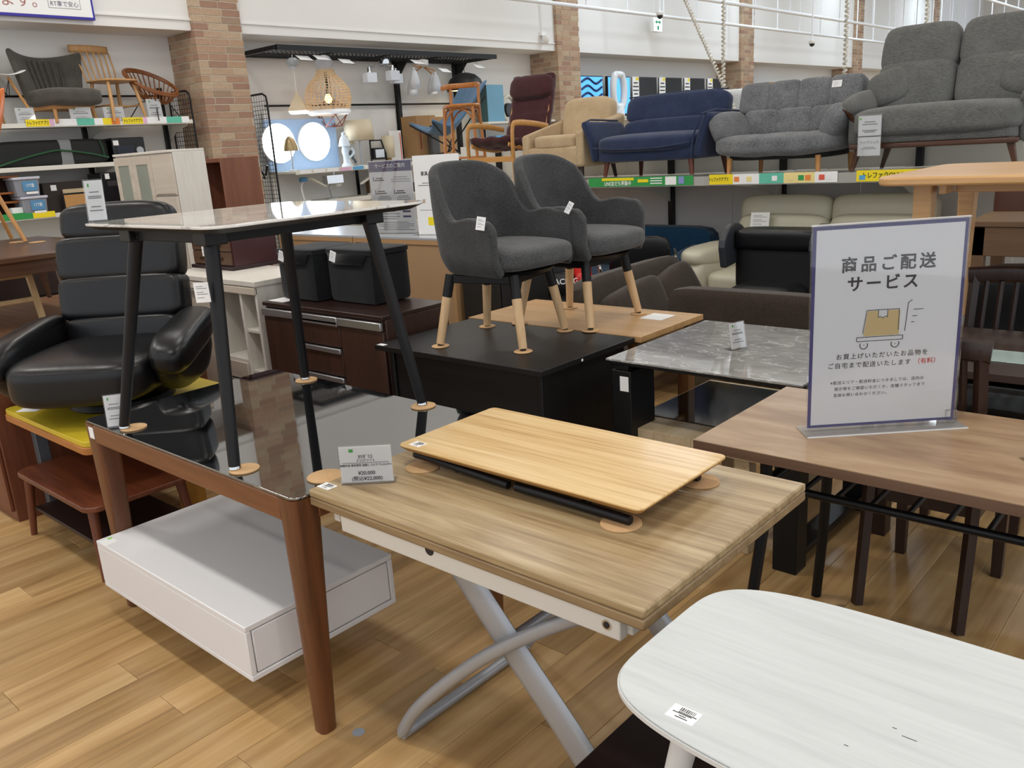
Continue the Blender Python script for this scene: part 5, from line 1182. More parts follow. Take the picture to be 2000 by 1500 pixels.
# TV wall between pillars two and three
t = T('tv_shelf', 'long white shelf of televisions behind the sofas', 'shelf', (11.3, 8.9, 0)); B('shelf_board', t, SHW, 0, 5.1, -.5, 0, 1.83, 1.87)
for k in range(3): B('support_post', t, BLACK, .5+2*k, .55+2*k, -.3, -.25, 0, 1.83)
SCR = mat('tv_screen', '#12161f', .12); BZ = mat('tv_bezel', '#0b0c0e', .4)
for k, (x, w, lit) in enumerate(((11.68, .62, 1), (12.45, .66, 1), (13.25, .72, 0), (14.1, .72, 0), (14.95, .7, 0), (15.75, .6, 0))):
    lb = ['television showing a blue pattern beside the second pillar', 'lit blue television behind the white oval fan', 'dark television with a white spec card, left of three', 'dark television with a white spec card, middle of three', 'dark television with a white spec card, right of three', 'dark small television beside the third pillar'][k]
    t = T('television', lb, 'television', (x, 8.55, 1.8705), 0, 'televisions on the long shelf'); B('bezel', t, BZ, -w/2, w/2, 0, .05, .05, .66); B('screen', t, glow('screen_blue', '#4f9fe6', 1.2) if lit else SCR, -w/2+.015, w/2-.015, -.003, 0, .07, .645, 0); B('foot', t, BZ, -.15, .15, -.06, .1, 0, .05)
    if lit and k == 0: 
        b = MB()
        for j in range(5): b.tube(smoothpath([(-.28, -.005, .12+.11*j), (-.1, -.005, .18+.11*j), (.1, -.005, .1+.11*j), (.27, -.005, .16+.11*j)], 4), .02, 4)
        b.build('screen_pattern', mat('pattern_navy', '#12305c', .5), t)
    if k > 1: B('spec_card', t, PAPER, -w/2-.06, -w/2+.14, -.012, -.006, .10, .66, 0); lines(t, -w/2-.045, -w/2+.125, [.56, .5, .44, .38, .32], -.012, INK, .02); B('price_patch', t, MIX['p'], -w/2-.04, -w/2+.12, -.0135, -.012, .14, .22, 0); B('yellow_patch', t, YELLOWP, -w/2+.05, -w/2+.13, -.0135, -.012, .6, .65, 0)
t = T('oval_fan', 'white bladeless oval fan standing behind the beige armchair', 'fan', (11.85, 8.15, 1.8705))
MB().tube([(.15*math.cos(2*PI*k/28), 0, .40+.24*max(-1, min(1, 1.25*math.sin(2*PI*k/28)))) for k in range(28)], .055, 10, closed=True).build('loop', mat('fan_white', '#dfe3e8', .3), t); MB().lathe([(.09, 0), (.085, .12), (.07, .17)], (0, 0, 0), 18).build('base', mat('fan_white', '#dfe3e8', .3), t); B('stand_shelf', t, SHW, -.3, .3, -.2, .2, -.03, -.001)
MB().cyl((0, 0, -1.87), (0, 0, -.03), .03).build('stand_post', SHW, t)
t = T('goods_shelf', 'white shelf of small goods between the third and fourth pillars', 'shelf', (17.1, 8.9, 0)); B('shelf_board', t, SHW, 0, 5.2, -.5, 0, 1.91, 1.95)
for k in range(3): B('support_post', t, BLACK, .5+2*k, .55+2*k, -.3, -.25, 0, 1.91)
GC = ['#c9744c', '#9c7c55', '#d8dadc', '#c7ccd0', '#6f5a3d', '#dfe3e6', '#8d9aa5', '#b98f5c', '#e4e6e8']
GN = ['orange', 'kraft brown', 'white', 'pale grey', 'dark brown', 'bright white', 'blue grey', 'tan', 'off white']
rg = random.Random(5)
for k in range(9):
    w = rg.uniform(.3, .48); h = rg.uniform(.25, .55); x = 17.3+.56*k
    tag(B('goods_box', None, mat('goods%d' % k, GC[k], .7), x, x+w, 8.5, 8.8, 1.9505, 1.9505+h, .004), GN[k]+' box on the far shelf behind the tufted grey sofa', 'box', 'boxes on the far shelf')

# ================================================================== RIGHT SHELF OF SOFAS (front = -x in the room; local front = -y)
XS = 6.05; ZS = 1.20
t = T('sofa_shelf', 'long white display shelf carrying the sofas, with label strip', 'shelf', (XS, 0, 0))
B('shelf_board', t, SHW, 0, .95, -.8, 7.0, ZS-.03, ZS, .003)
B('front_rail', t, SHW, -.015, 0, -.8, 7.0, ZS-.05, ZS+.02, .003)
for yy in (-.5, .9, 2.1, 3.18, 4.26, 5.34, 6.4):
    B('post', t, BLACK, .93, .98, yy-.025, yy+.025, 0, ZS+.38)
    MB().add([(.93, yy, ZS-.03), (.1, yy, ZS-.032), (.12, yy, ZS-.06), (.6, yy, ZS-.12), (.93, yy, ZS-.25)], [(0, 1, 2, 3, 4)]).build('bracket', SHW, t, smooth=False, solid=.006)
PANEL = mat('grey_back_panel', '#dcdcdb', .7, var=.02)
for k in range(7): B('lower_back_panel', t, PANEL, .985, 1.0, -.8+1.114*k+.002, -.8+1.114*(k+1)-.002, 0, ZS-.03, 0)
for k in range(7): B('upper_back_panel', t, SHW, .985, 1.0, -.8+1.114*k+.002, -.8+1.114*(k+1)-.002, ZS, ZS+.36, 0)
B('clear_lip', t, ACRYL, -.02, -.017, -.8, 7.0, ZS-.05, ZS+.045, 0)
def rlab(y0, y1, c, z0=ZS-.042, z1=ZS+.032): return B('shelf_label', t, MIX[c], -.024, -.0205, y1, y0, z0, z1, 0)
def rtxt(s, size, y, z, m, sx=1, bold=0): return text(t, s, size, (-.0255, y, z), (R(90), 0, R(-90)), m, sx=sx, bold=bold)
def Yp(px): return {975:5.18,1128:4.60,1149:4.48,1350:3.47,1380:3.33,1425:3.13,1475:2.92,1522:2.73,1585:2.5,1630:2.34,1665:2.21,1995:1.26}[px]
rlab(Yp(975), Yp(1128), 'y'); g = rlab(Yp(1149), Yp(1350), 'G'); rlab(Yp(1380), Yp(1425), 'y'); rlab(Yp(1425), Yp(1475), 'w'); rlab(Yp(1475), Yp(1522), 'g'); rlab(Yp(1522), Yp(1585), 'c'); rlab(Yp(1585), Yp(1630), 'w'); rlab(Yp(1665), Yp(1995)-.5, 'y')
rtxt('LINE友だち募集中', .042, 4.18, ZS-.020, PAPER, .8, .0006); B('yellow_chip', t, YELLOWP, -.0262, -.0242, 4.02, 4.34, ZS+.006, ZS+.027, 0); B('yellow_chip', t, YELLOWP, -.0262, -.0242, 3.88, 3.98, ZS-.012, ZS+.012, 0); B('white_chip', t, PAPER, -.0262, -.0242, 3.62, 3.72, ZS-.036, ZS+.028, 0); B('phone_chip', t, mat('phone_blue', '#8a93cf', .5), -.0262, -.0242, 3.55, 3.60, ZS-.03, ZS+.025, 0)
for zz in (.018, -.002, -.022): B('white_print', t, PAPER, -.0262, -.0242, 3.75, 3.86, ZS+zz-.004, ZS+zz+.004, 0)
OLIV = mat('dark_olive_ink', '#463f12', .6)
rtxt('トレファクアプリ', .034, 3.25, ZS-.006, mat('olive_ink', '#4c4a1e', .6), .62, .0005); rtxt('トレファクONLINE', .045, 2.02, ZS-.004, OLIV, .8, .0006); B('screen_icon', t, MIX['b'], -.0262, -.0242, 2.15, 2.19, ZS-.03, ZS+.0, 0)
for yy, c in ((3.10, 'o'), (3.0, 'c'), (2.80, 'w'), (2.68, 'c'), (2.6, 'G'), (2.55, 'o'), (2.45, 'r'), (2.40, 'w')): B('label_icon', t, MIX[c], -.0262, -.0242, yy-.02, yy+.02, ZS-.024, ZS+.012, 0)

def legs4(t, pts, h, r0, r1, m, splay=.02, zb=0):
    for x, y in pts: MB().cyl((x, y, h), (x+math.copysign(splay, x), y+math.copysign(splay, y), zb), r0, r1, 12).build('leg', m, t)
RZ = R(-90)
# beige armchair
BE = fabric('beige_fabric', '#b29a78', '#c9b392', scale=220, var=.12)
t = T('beige_armchair', 'beige fabric armchair with slanted arms on the sofa shelf', 'armchair', (6.50, 4.985, ZS+.0005), RZ)
MB().pillow((0, 0, .215), (.70, .66, .19), 9).build('base', BE, t); MB().pillow((0, -.045, .345), (.50, .56, .13), 6).build('seat_cushion', BE, t)
MB().pillow((0, .25, .52), (.56, .16, .42), 5, rot=(R(-13), 0, 0)).build('back_cushion', BE, t)
for s in (-1, 1):
    MB().add([(s*.27, -.335, .13), (s*.27, .30, .13), (s*.27, .34, .58), (s*.27, -.335, .43), (s*.35, -.335, .13), (s*.35, .30, .13), (s*.35, .34, .56), (s*.35, -.335, .41)], [(0,1,2,3),(7,6,5,4),(0,4,5,1),(1,5,6,2),(2,6,7,3),(3,7,4,0)]).build('arm', BE, t, bevel=.02)
DKL = mat('dark_brown_leg', '#2d1b16', .45)
legs4(t, [(-.26, -.24), (.26, -.24), (-.26, .24), (.26, .24)], .14, .022, .015, DKL)
# navy sofa
NV = fabric('navy_fabric', '#262f49', '#37425f', scale=240, var=.15)
t = T('navy_sofa', 'navy blue fabric loveseat with folded arms on wooden legs', 'sofa', (6.50, 4.03, ZS+.0005), RZ)
MB().pillow((0, .0, .21), (1.0, .66, .13), 8).build('base', NV, t)
def stf(u, v, w): return (u, v, w+.10*(1-u*u)*(1 if w > 0 else 0)-.25*max(0, -v)**3)
MB().pillow((0, -.07, .30), (.98, .62, .14), 4.5, fn=stf, seg=12).build('seat_cushion', NV, t)
MB().pillow((0, .17, .40), (.98, .15, .17), 4.5, rot=(R(-14), 0, 0)).build('lower_back_pad', NV, t); MB().pillow((0, .245, .565), (1.0, .15, .24), 5.5, rot=(R(-16), 0, 0)).build('upper_back_pad', NV, t)
MB().tube([(-.49, .24, .685), (0, .235, .695), (.49, .24, .685)], .006, 6).build('piping', NV, t)
MB().tube(smoothpath([(-.47, -.375, .275), (-.2, -.385, .255), (.2, -.385, .255), (.47, -.375, .285)], 5), .006, 6).build('piping', NV, t)
for s in (-1, 1):
    def af(u, v): 
        k = u; z = .16+.34*v; return (s*(.50+.11*v**1.6), -.335+.60*k, z-.02*k*v)
    MB().grid(af, 9, 9).build('arm', NV, t, solid=.07, sub=1)
    MB().tube([(s*.475, -.36, .17), (s*.50, -.365, .33), (s*.575, -.36, .49), (s*.61, -.2, .515), (s*.60, .2, .50)], .008, 6).build('piping', NV, t)
legs4(t, [(-.40, -.26), (.42, -.26), (-.38, .24), (.44, .24)], .155, .024, .014, mat('reddish_leg', '#5e2c1d', .4))
# tufted grey sofa
TG = fabric('melange_grey', '#55575a', '#87898c', scale=170, var=.2)
t = T('tufted_sofa', 'heather grey tufted floor style loveseat with winged arms', 'sofa', (6.50, 2.91, ZS+.0005), RZ)
def tuft(nx, ph=0):
    return lambda u, v, w: (u, v-.10*(1-abs(math.sin(PI*nx*(u+1)/2+ph))**.6), w)
for k in range(4):
    xx = -.36+.24*k; MB().pillow((xx, .215, .565), (.262, .17, .25), 5.5, rot=(R(-17), 0, 0)).build('upper_back_pad', TG, t)
for k in range(3): MB().pillow((-.27+.27*k, .135, .38), (.30, .15, .21), 5.5, rot=(R(-12), 0, 0)).build('lower_back_pad', TG, t)
def wob(u, v, w): return (u, v, w+.10*math.cos(u*9.5)*.35+.20*abs(u)**5)
MB().pillow((0, -.10, .225), (.98, .58, .17), 4, fn=wob, seg=14).build('seat_pad', TG, t)
for s in (-1, 1):
    MB().pillow((s*.44, -.10, .36), (.17, .46, .26), 3.4, rot=(0, R(s*24), 0)).build('arm_pad', TG, t); MB().pillow((s*.462, .10, .32), (.09, .4, .3), 4).build('arm_outer', TG, t)
MB().pillow((0, .0, .15), (.82, .5, .07), 6).build('base', mat('black_lining', '#141417', .8), t)
legs4(t, [(-.36, -.26), (.34, -.26), (-.32, .2), (.40, .2)], .14, .021, .016, BEECHW, .005)
upright_tag(t, (.30, .145, .635), .075, .05, (R(-16), 0, R(-4)), 'price_tag')
# high backed grey sofa with walnut trim
GS = fabric('slub_grey', '#5a5b59', '#757673', scale=330, var=.12, stretch=(.12, 1, 1))
WLN = wood('walnut_trim', ['#3f2519', '#55331f'], 'X', rough=.35)
t = T('highback_sofa', 'large grey high backed two seat sofa with walnut rail', 'sofa', (6.52, 1.80, ZS+.0005), RZ)
MB().pillow((0, -.06, .335), (1.06, .70, .20), 5, seg=12, fn=lambda u, v, w: (u, v, w+.12*(1-u*u)*(w > 0))).build('seat_cushion', GS, t)
MB().pillow((0, -.03, .235), (1.0, .64, .08), 9).build('base', GS, t); MB().box(-.52, .52, -.37, -.31, .165, .20).build('front_rail', WLN, t, bevel=.01); MB().box(-.5, .5, .2, .26, .165, .2).build('back_rail', WLN, t, bevel=.01)
for s in (-1, 1):
    MB().pillow((s*.265, .19, .56), (.525, .19, .36), 5, rot=(R(-12), 0, 0)).build('lower_back_cushion', GS, t)
    MB().pillow((s*.262, .255, .815), (.52, .17, .33), 5.5, rot=(R(-14), 0, 0), fn=lambda u, v, w: (u*(1-.05*max(0, w)), v, w)).build('headrest', GS, t)
    MB().pillow((s*.43, .155, .565), (.30, .17, .26), 3.4, rot=(R(-12), R(s*18), 0)).build('side_wing', GS, t)
    MB().pillow((s*.565, -.02, .47), (.15, .54, .17), 3.2, rot=(R(6), R(s*28), 0)).build('arm_pad', GS, t)
    MB().tube([(s*.60, -.30, .44), (s*.56, -.27, .40), (s*.535, -.22, .33)], [.012, .028, .03], 8, sq=(.5, 1.2)).build('arm_trim', WLN, t)
    MB().pillow((s*.535, .04, .33), (.09, .60, .34), 6).build('arm_side', GS, t)
for x, y in ((-.47, -.31), (.47, -.31), (-.45, .24), (.45, .24)): MB().taper((x+math.copysign(.045, x), y, 0), (x, y, .17), (.012, .012), (.022, .022)).build('leg', WLN, t, bevel=.005)
price = T('hanging_price_card', 'white price card reading fabric hanging on the big grey sofa seat', 'price card', (6.095, 2.16, 1.325), RZ)
B('upper_card', price, PAPER, -.075, .075, -.001, .001, .13, .26, 0); B('lower_card', price, PAPER, -.075, .075, -.001, .001, 0, .122, 0); text(price, 'ファブリック', .022, (0, -.002, .085), (R(90), 0, 0), INK); lines(price, -.05, .05, [.055, .045], -.001, GREYINK, .004); lines(price, -.05, .05, [.22, .205, .165, .155], -.001, GREYINK, .006); B('green_mark', price, LTGREEN, -.072, -.055, -.002, -.001, .235, .25, 0); B('sleeve', price, ACRYL, -.08, .08, -.004, -.0025, -.005, .27, 0)
# dark red lounge chair (bent wood frame)
MR = fabric('maroon_cotton', '#3b2022', '#533033', scale=200, var=.15); BW = wood('birch_bent', ['#b98548', '#cd9a5a'], 'X', rough=.4)
t = T('maroon_lounge_chair', 'dark red high back lounge chair with bent birch frame', 'lounge chair', (6.48, 5.72, ZS+.0005), RZ)
def lcf(u, v):
    a = (u-.5)*2
    if v < .42: k = v/.42; p = (-.33+.50*k, .40-.07*k-.02*math.sin(k*PI))
    else: k = (v-.42)/.58; p = (.17+.22*k+.03*math.sin(k*PI), .33+.66*k)
    return (a*.255, p[0], p[1]+.012*math.cos(a*PI*2.5)*.6+.012*math.sin(v*60))
MB().grid(lcf, 15, 50).build('cushion', MR, t, solid=.055)
MB().pillow((0, .335, .885), (.53, .11, .22), 4, rot=(R(-16), 0, 0), fn=lambda u, v, w: (u, v-.12*abs(math.sin(u*7)), w)).build('head_pillow', MR, t)
for s in (-1, 1):
    MB().tube(smoothpath([(s*.29, -.32, 0), (s*.29, -.33, .25), (s*.29, -.32, .50), (s*.29, -.25, .545), (s*.29, .0, .53), (s*.29, .2, .50)], 5), .020, 8, sq=(.5, 1.3)).build('arm_loop', BW, t)
    MB().tube(smoothpath([(s*.24, .40, .95), (s*.24, .22, .45), (s*.24, .1, .31), (s*.24, -.2, .33), (s*.24, -.33, .36)], 5), .016, 8, sq=(.6, 1.4)).build('side_rail', BW, t); MB().cyl((s*.26, .24, .42), (s*.28, .36, 0), .016).build('rear_leg', BW, t)
B('front_bar', t, BW, -.29, .29, -.345, -.325, .20, .25); B('rear_bar', t, BW, -.27, .27, .18, .2, .3, .34)
# bentwood bar chair
BTW = wood('bentwood', ['#a3652e', '#b9783b'], 'Z', rough=.35)
t = T('bentwood_bar_chair', 'bentwood bar chair with round seat and curved back rail', 'bar chair', (6.60, 6.50, ZS+.0005), R(-60))
MB().lathe([(.17, .745), (.19, .755), (.195, .77), (.18, .785), (.02, .785)], (0, 0, 0), 28).build('seat', BTW, t)
F = [(s*.15, q*.14) for s in (-1, 1) for q in (-1, 1)]
for x, y in F:
    if y < 0: MB().tube([(x, y, .75), (x*1.1, y*1.15, .35), (x*1.22, y*1.3, 0)], [.016, .017, .013], 10).build('leg', BTW, t)
    else: MB().tube(smoothpath([(x*1.22, y*1.35, 0), (x*1.1, y*1.15, .4), (x, y*1.05, .76), (x*1.02, y*1.2, .97)], 4), .016, 10).build('leg', BTW, t)
MB().tube(smoothpath([(-.19, -.03, .95), (-.16, .14, .975), (0, .21, .98), (.16, .14, .975), (.19, -.03, .95)], 5), .022, 8, sq=(1.2, .6)).build('back_rail', BTW, t)
for a in range(4):
    (x0, y0), (x1, y1) = [(F[0], F[1]), (F[1], F[3]), (F[3], F[2]), (F[2], F[0])][a]
    MB().tube(bez((x0*1.04, y0*1.05, .55), (x0*.95, y0*.95, .80), (x1*.95, y1*.95, .80), (x1*1.04, y1*1.05, .55), 10), .009, 8).build('arch_brace', BTW, t); MB().cyl((x0*1.14, y0*1.2, .25), (x1*1.14, y1*1.2, .25), .010).build('foot_rail', BTW, t)

# coiled chains
CHN = mat('chain_pearl', '#d8d4c8', .3, metal=.3)
def chain(p0, p1, label, r=.012, turns=None):
    p0, p1 = Vector(p0), Vector(p1); d = p1-p0; Ln = d.length; n = turns or int(Ln/.035); ax = d.normalized(); u = ax.orthogonal().normalized(); w = ax.cross(u); pts = []
    for k in range(n*8+1):
        a = 2*PI*k/8; pts.append(tuple(d*(k/(n*8))+u*math.cos(a)*r+w*math.sin(a)*r))
    return tag(MB().tube(pts, .009, 5).build('coiled_chain', CHN, loc=tuple(p0)), label, 'chain', 'pale coiled chains hung from the ceiling')
chain((7.08, 3.607, 1.60), (8.25, 6.18, 5.55), 'slanting coiled chain behind the navy sofa')
chain((7.3, 3.893, 1.6), (7.3, 3.893, 5.55), 'upright coiled chain meeting the slanting one')
chain((7.2, 2.77, 1.58), (7.2, 2.77, 5.55), 'coiled chain hanging left of the big grey sofa')
chain((8.2, 2.475, 1.58), (8.2, 2.475, 5.55), 'coiled chain hanging behind the big grey sofa headrest')
t = T('white_case', 'white rounded case behind the navy sofa arm', 'case', (7.6, 3.85, 0)); B('column', t, mat('grey_green_box', '#7d8584', .6), -.15, .2, -.35, .1, 0, 1.66); MB().pillow((-.0, -.0, 1.785), (.32, .34, .25), 6).build('case_body', mat('case_white', '#d3d7da', .35), t)
for k, (yy, lb) in enumerate(((4.75, 'white and red carton behind the navy sofa, left one'), (4.42, 'white and red carton behind the navy sofa, right one'))):
    t = T('red_white_carton', lb, 'carton', (8.0, yy, 0)); B('pedestal', t, SHW, -.2, .2, -.15, .15, 0, 1.80); B('carton_body', t, PAPER, -.2, .2, -.15, .15, 1.801, 1.94); B('red_print', t, MIX['r'], -.205, -.2, -.03, .09, 1.82, 1.92, 0)

# ================================================================== LOWER RIGHT: floor level sofas and dining set
CRM = mat('cream_leather', '#c6c2ae', .38, var=.04, scale=20, bump=.05)
t = T('cream_sofa', 'cream leather two seat sofa under the display shelf', 'sofa', (6.22, 2.55, 0), RZ)
MB().pillow((0, 0, .25), (1.55, .80, .28), 8).build('base', CRM, t); MB().box(-.7, .7, -.3, .3, 0, .12).build('plinth', BLACK, t)
for s in (-1, 1):
    MB().pillow((s*.36, -.10, .43), (.74, .66, .18), 5).build('seat_cushion', CRM, t); MB().pillow((s*.372, .27, .72), (.745, .24, .36), 5, rot=(R(-8), 0, 0)).build('lower_back_cushion', CRM, t); MB().pillow((s*.372, .32, .915), (.745, .20, .24), 5, rot=(R(-10), 0, 0)).build('headrest', CRM, t)
    MB().pillow((s*.80, -.06, .36), (.22, .80, .52), 5).build('arm_base', CRM, t); MB().pillow((s*.81, -.10, .62), (.26, .72, .16), 3.2).build('arm_pad', CRM, t)
upright_tag(t, (-.50, .10, .86), .15, .12, (R(-12), 0, R(5)), 'price_card'); upright_tag(t, (-.50, .08, .75), .13, .08, (R(-12), 0, R(5)), 'price_card')
DBL = fabric('ink_blue_fabric', '#12304a', '#1d4563', scale=200, var=.15)
t = T('blue_sofa', 'dark blue fabric sofa with sloping arm behind the grey armchairs', 'sofa', (6.35, 4.42, 0), RZ)
MB().pillow((0, .30, .48), (1.62, .20, .58), 9).build('backrest', DBL, t); MB().pillow((0, -.05, .28), (1.6, .75, .26), 7).build('seat', DBL, t)
for s in (-1, 1): MB().pillow((s*.74, -.1, .42), (.20, .70, .36), 5, rot=(R(10), 0, 0)).build('arm', DBL, t)
legs4(t, [(-.7, -.3), (.7, -.3), (-.7, .3), (.7, .3)], .16, .025, .02, DKL)
# black massage lounger back with side fins
t = T('massage_chair', 'black massage lounger back with two rounded side fins', 'massage chair', (5.36, 2.46, 0), R(90))
MB().pillow((0, -.05, .84), (.62, .24, .14), 7).build('headrest', LEA, t); MB().pillow((0, -.08, .66), (.60, .22, .40), 9).build('back_shell', mat('plastic_black', '#0d0e11', .5), t); MB().pillow((0, .1, .32), (.46, .5, .50), 7).build('seat_body', mat('plastic_black', '#0d0e11', .5), t); MB().lathe([(.26, 0), (.26, .04), (.1, .08)], (0, .05, 0), 24).build('base', BLACK, t)
for s in (-1, 1):
    MB().add([(s*.31, -.2+.0, .70)]+[(s*.31, .02-.17*math.cos(a), .80+.15*math.sin(a)) for a in [PI*k/10 for k in range(11)]]+[(s*.31, .16, .66)], [tuple(range(13))]).build('side_fin', mat('fin_grey', '#33363b', .35), t, solid=.05, smooth=False, bevel=.012)
B('clear_tag', t, ACRYL, -.05, .05, -.182, -.178, .78, .87, 0); B('chrome_print', t, CHROME, -.06, .04, -.185, -.183, .872, .882, 0)
# black office chair with chrome arm
t = T('office_chair', 'black office chair with chrome arm behind the rear armchair', 'office chair', (5.46, 3.62, 0), R(-60))
MB().pillow((0, .22, .62), (.48, .08, .36), 5).build('backrest', LEA, t); MB().pillow((0, -.02, .44), (.50, .48, .09), 5).build('seat', LEA, t)
for s in (-1, 1): MB().tube(smoothpath([(s*.24, -.12, .45), (s*.28, -.14, .62), (s*.28, -.05, .68), (s*.27, .2, .69)], 5), .013, 8).build('arm', CHROME, t)
MB().cyl((0, 0, .08), (0, 0, .42), .03).build('gas_column', CHROME, t)
for k in range(5): MB().cyl((0, 0, .09), (.28*math.cos(2*PI*k/5), .28*math.sin(2*PI*k/5), .03), .02, .014).build('base_arm', CHROME, t)
# red and black gaming chair
REDL = mat('red_vinyl', '#c8241f', .35); 
t = T('gaming_chair', 'red and black gaming chair seen between the armchair legs', 'gaming chair', (5.2, 4.2, 0), R(-48))
MB().pillow((0, .12, .62), (.30, .12, .80), 5, rot=(R(-10), 0, 0)).build('back_centre', LEA, t)
for s in (-1, 1): MB().pillow((s*.20, .10, .58), (.15, .15, .80), 3.5, rot=(R(-10), R(s*6), 0)).build('back_bolster', REDL, t)
MB().pillow((0, -.02, .46), (.30, .14, .22), 3, rot=(R(-8), 0, 0)).build('lumbar_cushion', LEA, t)
for s in (-1, 1): MB().pillow((s*.2, -.03, .45), (.16, .16, .24), 3).build('cushion_end', REDL, t)
text(t, 'GTRACING', .06, (0, -.096, .50), (R(80), 0, 0), PAPER, bold=.0012)
MB().pillow((0, -.2, .34), (.50, .50, .11), 5).build('seat', LEA, t); MB().tube([(-.18, .2, 1.04), (0, .2, 1.09), (.18, .2, 1.04)], .01, 6).build('red_strap', REDL, t); MB().cyl((0, -.1, .05), (0, -.1, .3), .03).build('gas_column', BLACK, t)
for k in range(5): MB().cyl((0, -.1, .07), (.28*math.cos(2*PI*k/5), -.1+.28*math.sin(2*PI*k/5), .03), .02, .014).build('base_arm', BLACK, t)
# brown fabric sofas
BRF = fabric('brown_fabric', '#352d27', '#463d35', scale=180, var=.12)
t = T('brown_sofa', 'brown fabric sofa with loose cushions behind the butcher block table', 'sofa', (4.68, 2.98, 0), R(4))
MB().pillow((0, .16, .49), (1.28, .17, .50), 7, rot=(R(-10), 0, 0)).build('backrest', BRF, t); MB().pillow((0, -.06, .30), (1.26, .40, .16), 6).build('seat', BRF, t)
MB().pillow((-.22, .02, .50), (.66, .15, .32), 5, rot=(R(-20), R(-6), 0)).build('cushion', BRF, t); MB().pillow((.30, .0, .50), (.46, .15, .36), 5, rot=(R(-22), R(-16), R(-4))).build('cushion', BRF, t)
legs4(t, [(-.5, -.18), (.5, -.18), (-.5, .12), (.5, .12)], .23, .024, .018, BEECHW)
upright_tag(t, (-.56, -.03, .46), .06, .075, (R(-8), 0, 0), 'price_tag')
MB().cyl((.48, .04, .62), (.48, .03, .625), .012).build('button', INK, t)
t = T('brown_loveseat', 'dark brown fabric loveseat seen from its back behind the grey marble table', 'sofa', (4.66, 2.18, 0), R(90))
MB().pillow((0, .22, .44), (1.06, .13, .46), 9).build('backrest', BRF, t); MB().pillow((0, -.06, .34), (1.02, .50, .16), 6).build('seat', BRF, t)
legs4(t, [(-.42, -.24), (.42, -.24), (-.42, .2), (.42, .2)], .27, .03, .02, BEECHW, .005)
# dark dining table, chairs, high light table
ESP = wood('espresso_wood', ['#1f1210', '#2b1a16', '#342019'], 'Z', rough=.35)
t = T('dark_dining_table', 'dark brown dining table with pale glass strip behind the delivery sign', 'table', (3.5, .38, 0))
B('top', t, wood('espresso_plank', ['#382a26', '#463630'], 'Y', rough=.3), -.36, .33, -.72, .70, .67, .70); B('glass_inlay', t, mat('pale_glass', '#b9cfc9', .08), -.20, -.03, -.68, .66, .7005, .703)
for sx in (-1, .87):
    for sy in (-1, 1): B('leg', t, ESP, sx*.32-.035, sx*.32+.035, sy*.64-.035, sy*.64+.035, 0, .67)
def slat_chair(x, y, rz, label, h=.93):
    t = T('slat_chair', label, 'dining chair', (x, y, 0), rz, 'dark slat back dining chairs')
    MB().pillow((0, -.02, .44), (.37, .42, .06), 6).build('seat', mat('seat_black', '#1a1514', .5), t); B('seat_rail', t, ESP, -.165, .165, -.21, -.19, .36, .42); B('seat_rail', t, ESP, -.165, .165, .17, .19, .36, .42)
    for s in (-1, 1):
        MB().tube(smoothpath([(s*.155, .26, 0), (s*.155, .20, .42), (s*.155, .23, .7), (s*.155, .27, h-.02)], 4), .02, 4, sq=(1, .9)).build('back_post', ESP, t); MB().taper((s*.16, -.19, 0), (s*.16, -.19, .42), (.016, .016), (.021, .021)).build('front_leg', ESP, t); B('side_rail', t, ESP, s*.16-.01, s*.16+.01, -.19, .19, .36, .42)
    MB().tube(smoothpath([(-.18, .265, h-.03), (0, .285, h-.02), (.18, .265, h-.03)], 4), .034, 8, sq=(1, .5)).build('top_rail', ESP, t); B('lower_rail', t, ESP, -.18, .18, .205, .225, .52, .555)
    for k in range(5): MB().tube([(-.11+.055*k, .215, .55), (-.11+.055*k, .235, .72), (-.11+.055*k, .27, h-.05)], .011, 4).build('slat', ESP, t)
    return t
slat_chair(2.865, .735, R(90), 'dark slat back dining chair tucked behind the delivery sign', .935)
slat_chair(3.63, .765, R(-90), 'dark slat back dining chair beyond the glass strip table', .935)
LW = wood('light_beech_top', ['#b98d5a', '#c99d69', '#d5ac7a'], 'Y', rough=.32, streak=12)
t = T('high_beech_table', 'light beech table with rounded corner standing high at right border', 'table', (3.73, .62, .7035))
MB().prism(rrect(-.48, .40, -.75, .51, .07), .615, .647).build('top', LW, t, bevel=.008); B('apron', t, LW, -.34, .3, .30, .325, .575, .615); B('apron', t, LW, -.25, -.225, -.6, .29, .575, .615)
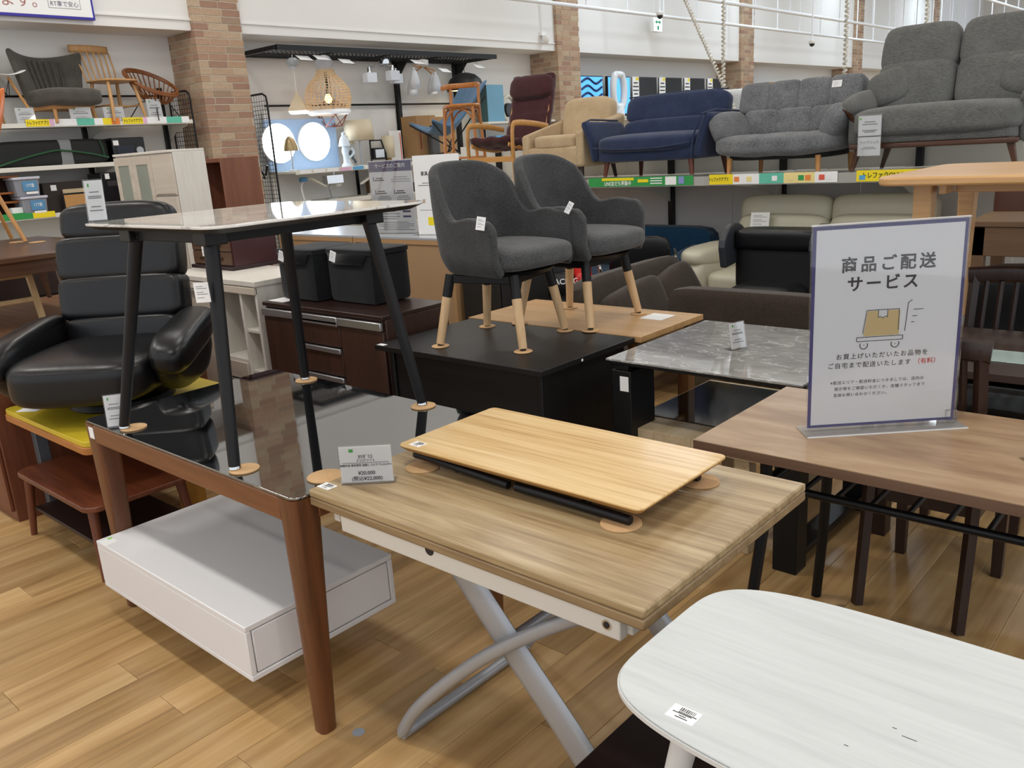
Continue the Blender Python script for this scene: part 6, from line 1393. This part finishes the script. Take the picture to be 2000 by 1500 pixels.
for sx in (-.29, .30):
    for sy in (-.55, .385): MB().taper((sx, sy, 0), (sx, sy, .615), (.022, .022), (.034, .034)).build('leg', LW, t, bevel=.006)
t = T('wooden_desk', 'brown wooden desk panel right of the delivery sign', 'desk', (5.15, .62, 0)); WDK = wood('desk_brown', ['#5f4630', '#705439'], 'Y', rough=.45)
B('top', t, WDK, -.25, .25, -.7, .60, .99, 1.02); B('front_panel', t, WDK, -.24, -.22, -.68, .58, .84, .99)
for sx in (-.21, .21):
    for sy in (-.64, .54): B('leg', t, WDK, sx-.03, sx+.03, sy-.03, sy+.03, 0, .99)
LBR = mat('brown_leather', '#4a2a1c', .4, var=.08)
t = T('brown_leather_chair', 'brown leather high back chair behind the high beech table', 'chair', (5.62, 1.02, 0), RZ)
MB().pillow((0, .2, .98), (.56, .14, .50), 6).build('backrest', LBR, t); MB().pillow((0, -.0, .55), (.56, .34, .14), 5).build('seat', LBR, t); MB().cyl((0, 0, .05), (0, 0, .5), .04).build('column', BLACK, t); MB().lathe([(.22, 0), (.22, .03), (.05, .06)], (0, 0, 0), 24).build('base', BLACK, t); B('back_support', t, LBR, -.05, .05, .15, .2, .5, .9)
t = T('black_leather_sofa', 'black leather sofa with grey seat behind the slat chair', 'sofa', (4.56, .55, 0), RZ)
MB().pillow((0, .2, .62), (1.2, .16, .42), 6).build('backrest', LEA, t); MB().pillow((0, -.06, .42), (1.2, .42, .16), 5).build('seat', mat('grey_vinyl', '#5d6264', .4), t); MB().pillow((0, 0, .2), (1.16, .44, .24), 7).build('base', LEA, t); MB().box(-.5, .5, -.15, .15, 0, .1).build('plinth', BLACK, t)  # seat in plain grey vinyl, backrest and base in black leather
# stray things under the brown table: none; small wood pieces on the floor at left
t = T('ochre_block', 'small ochre wooden block on the floor under the low walnut table', 'block', (1.42, 3.98, 0)); B('block', t, wood('ochre_panel', ['#a06f24', '#b5822f'], 'Z', rough=.5), -.05, .06, -.03, .03, 0, .045); B('felt_pad', t, INK, -.02, .03, -.031, .031, -.0, .006, 0)
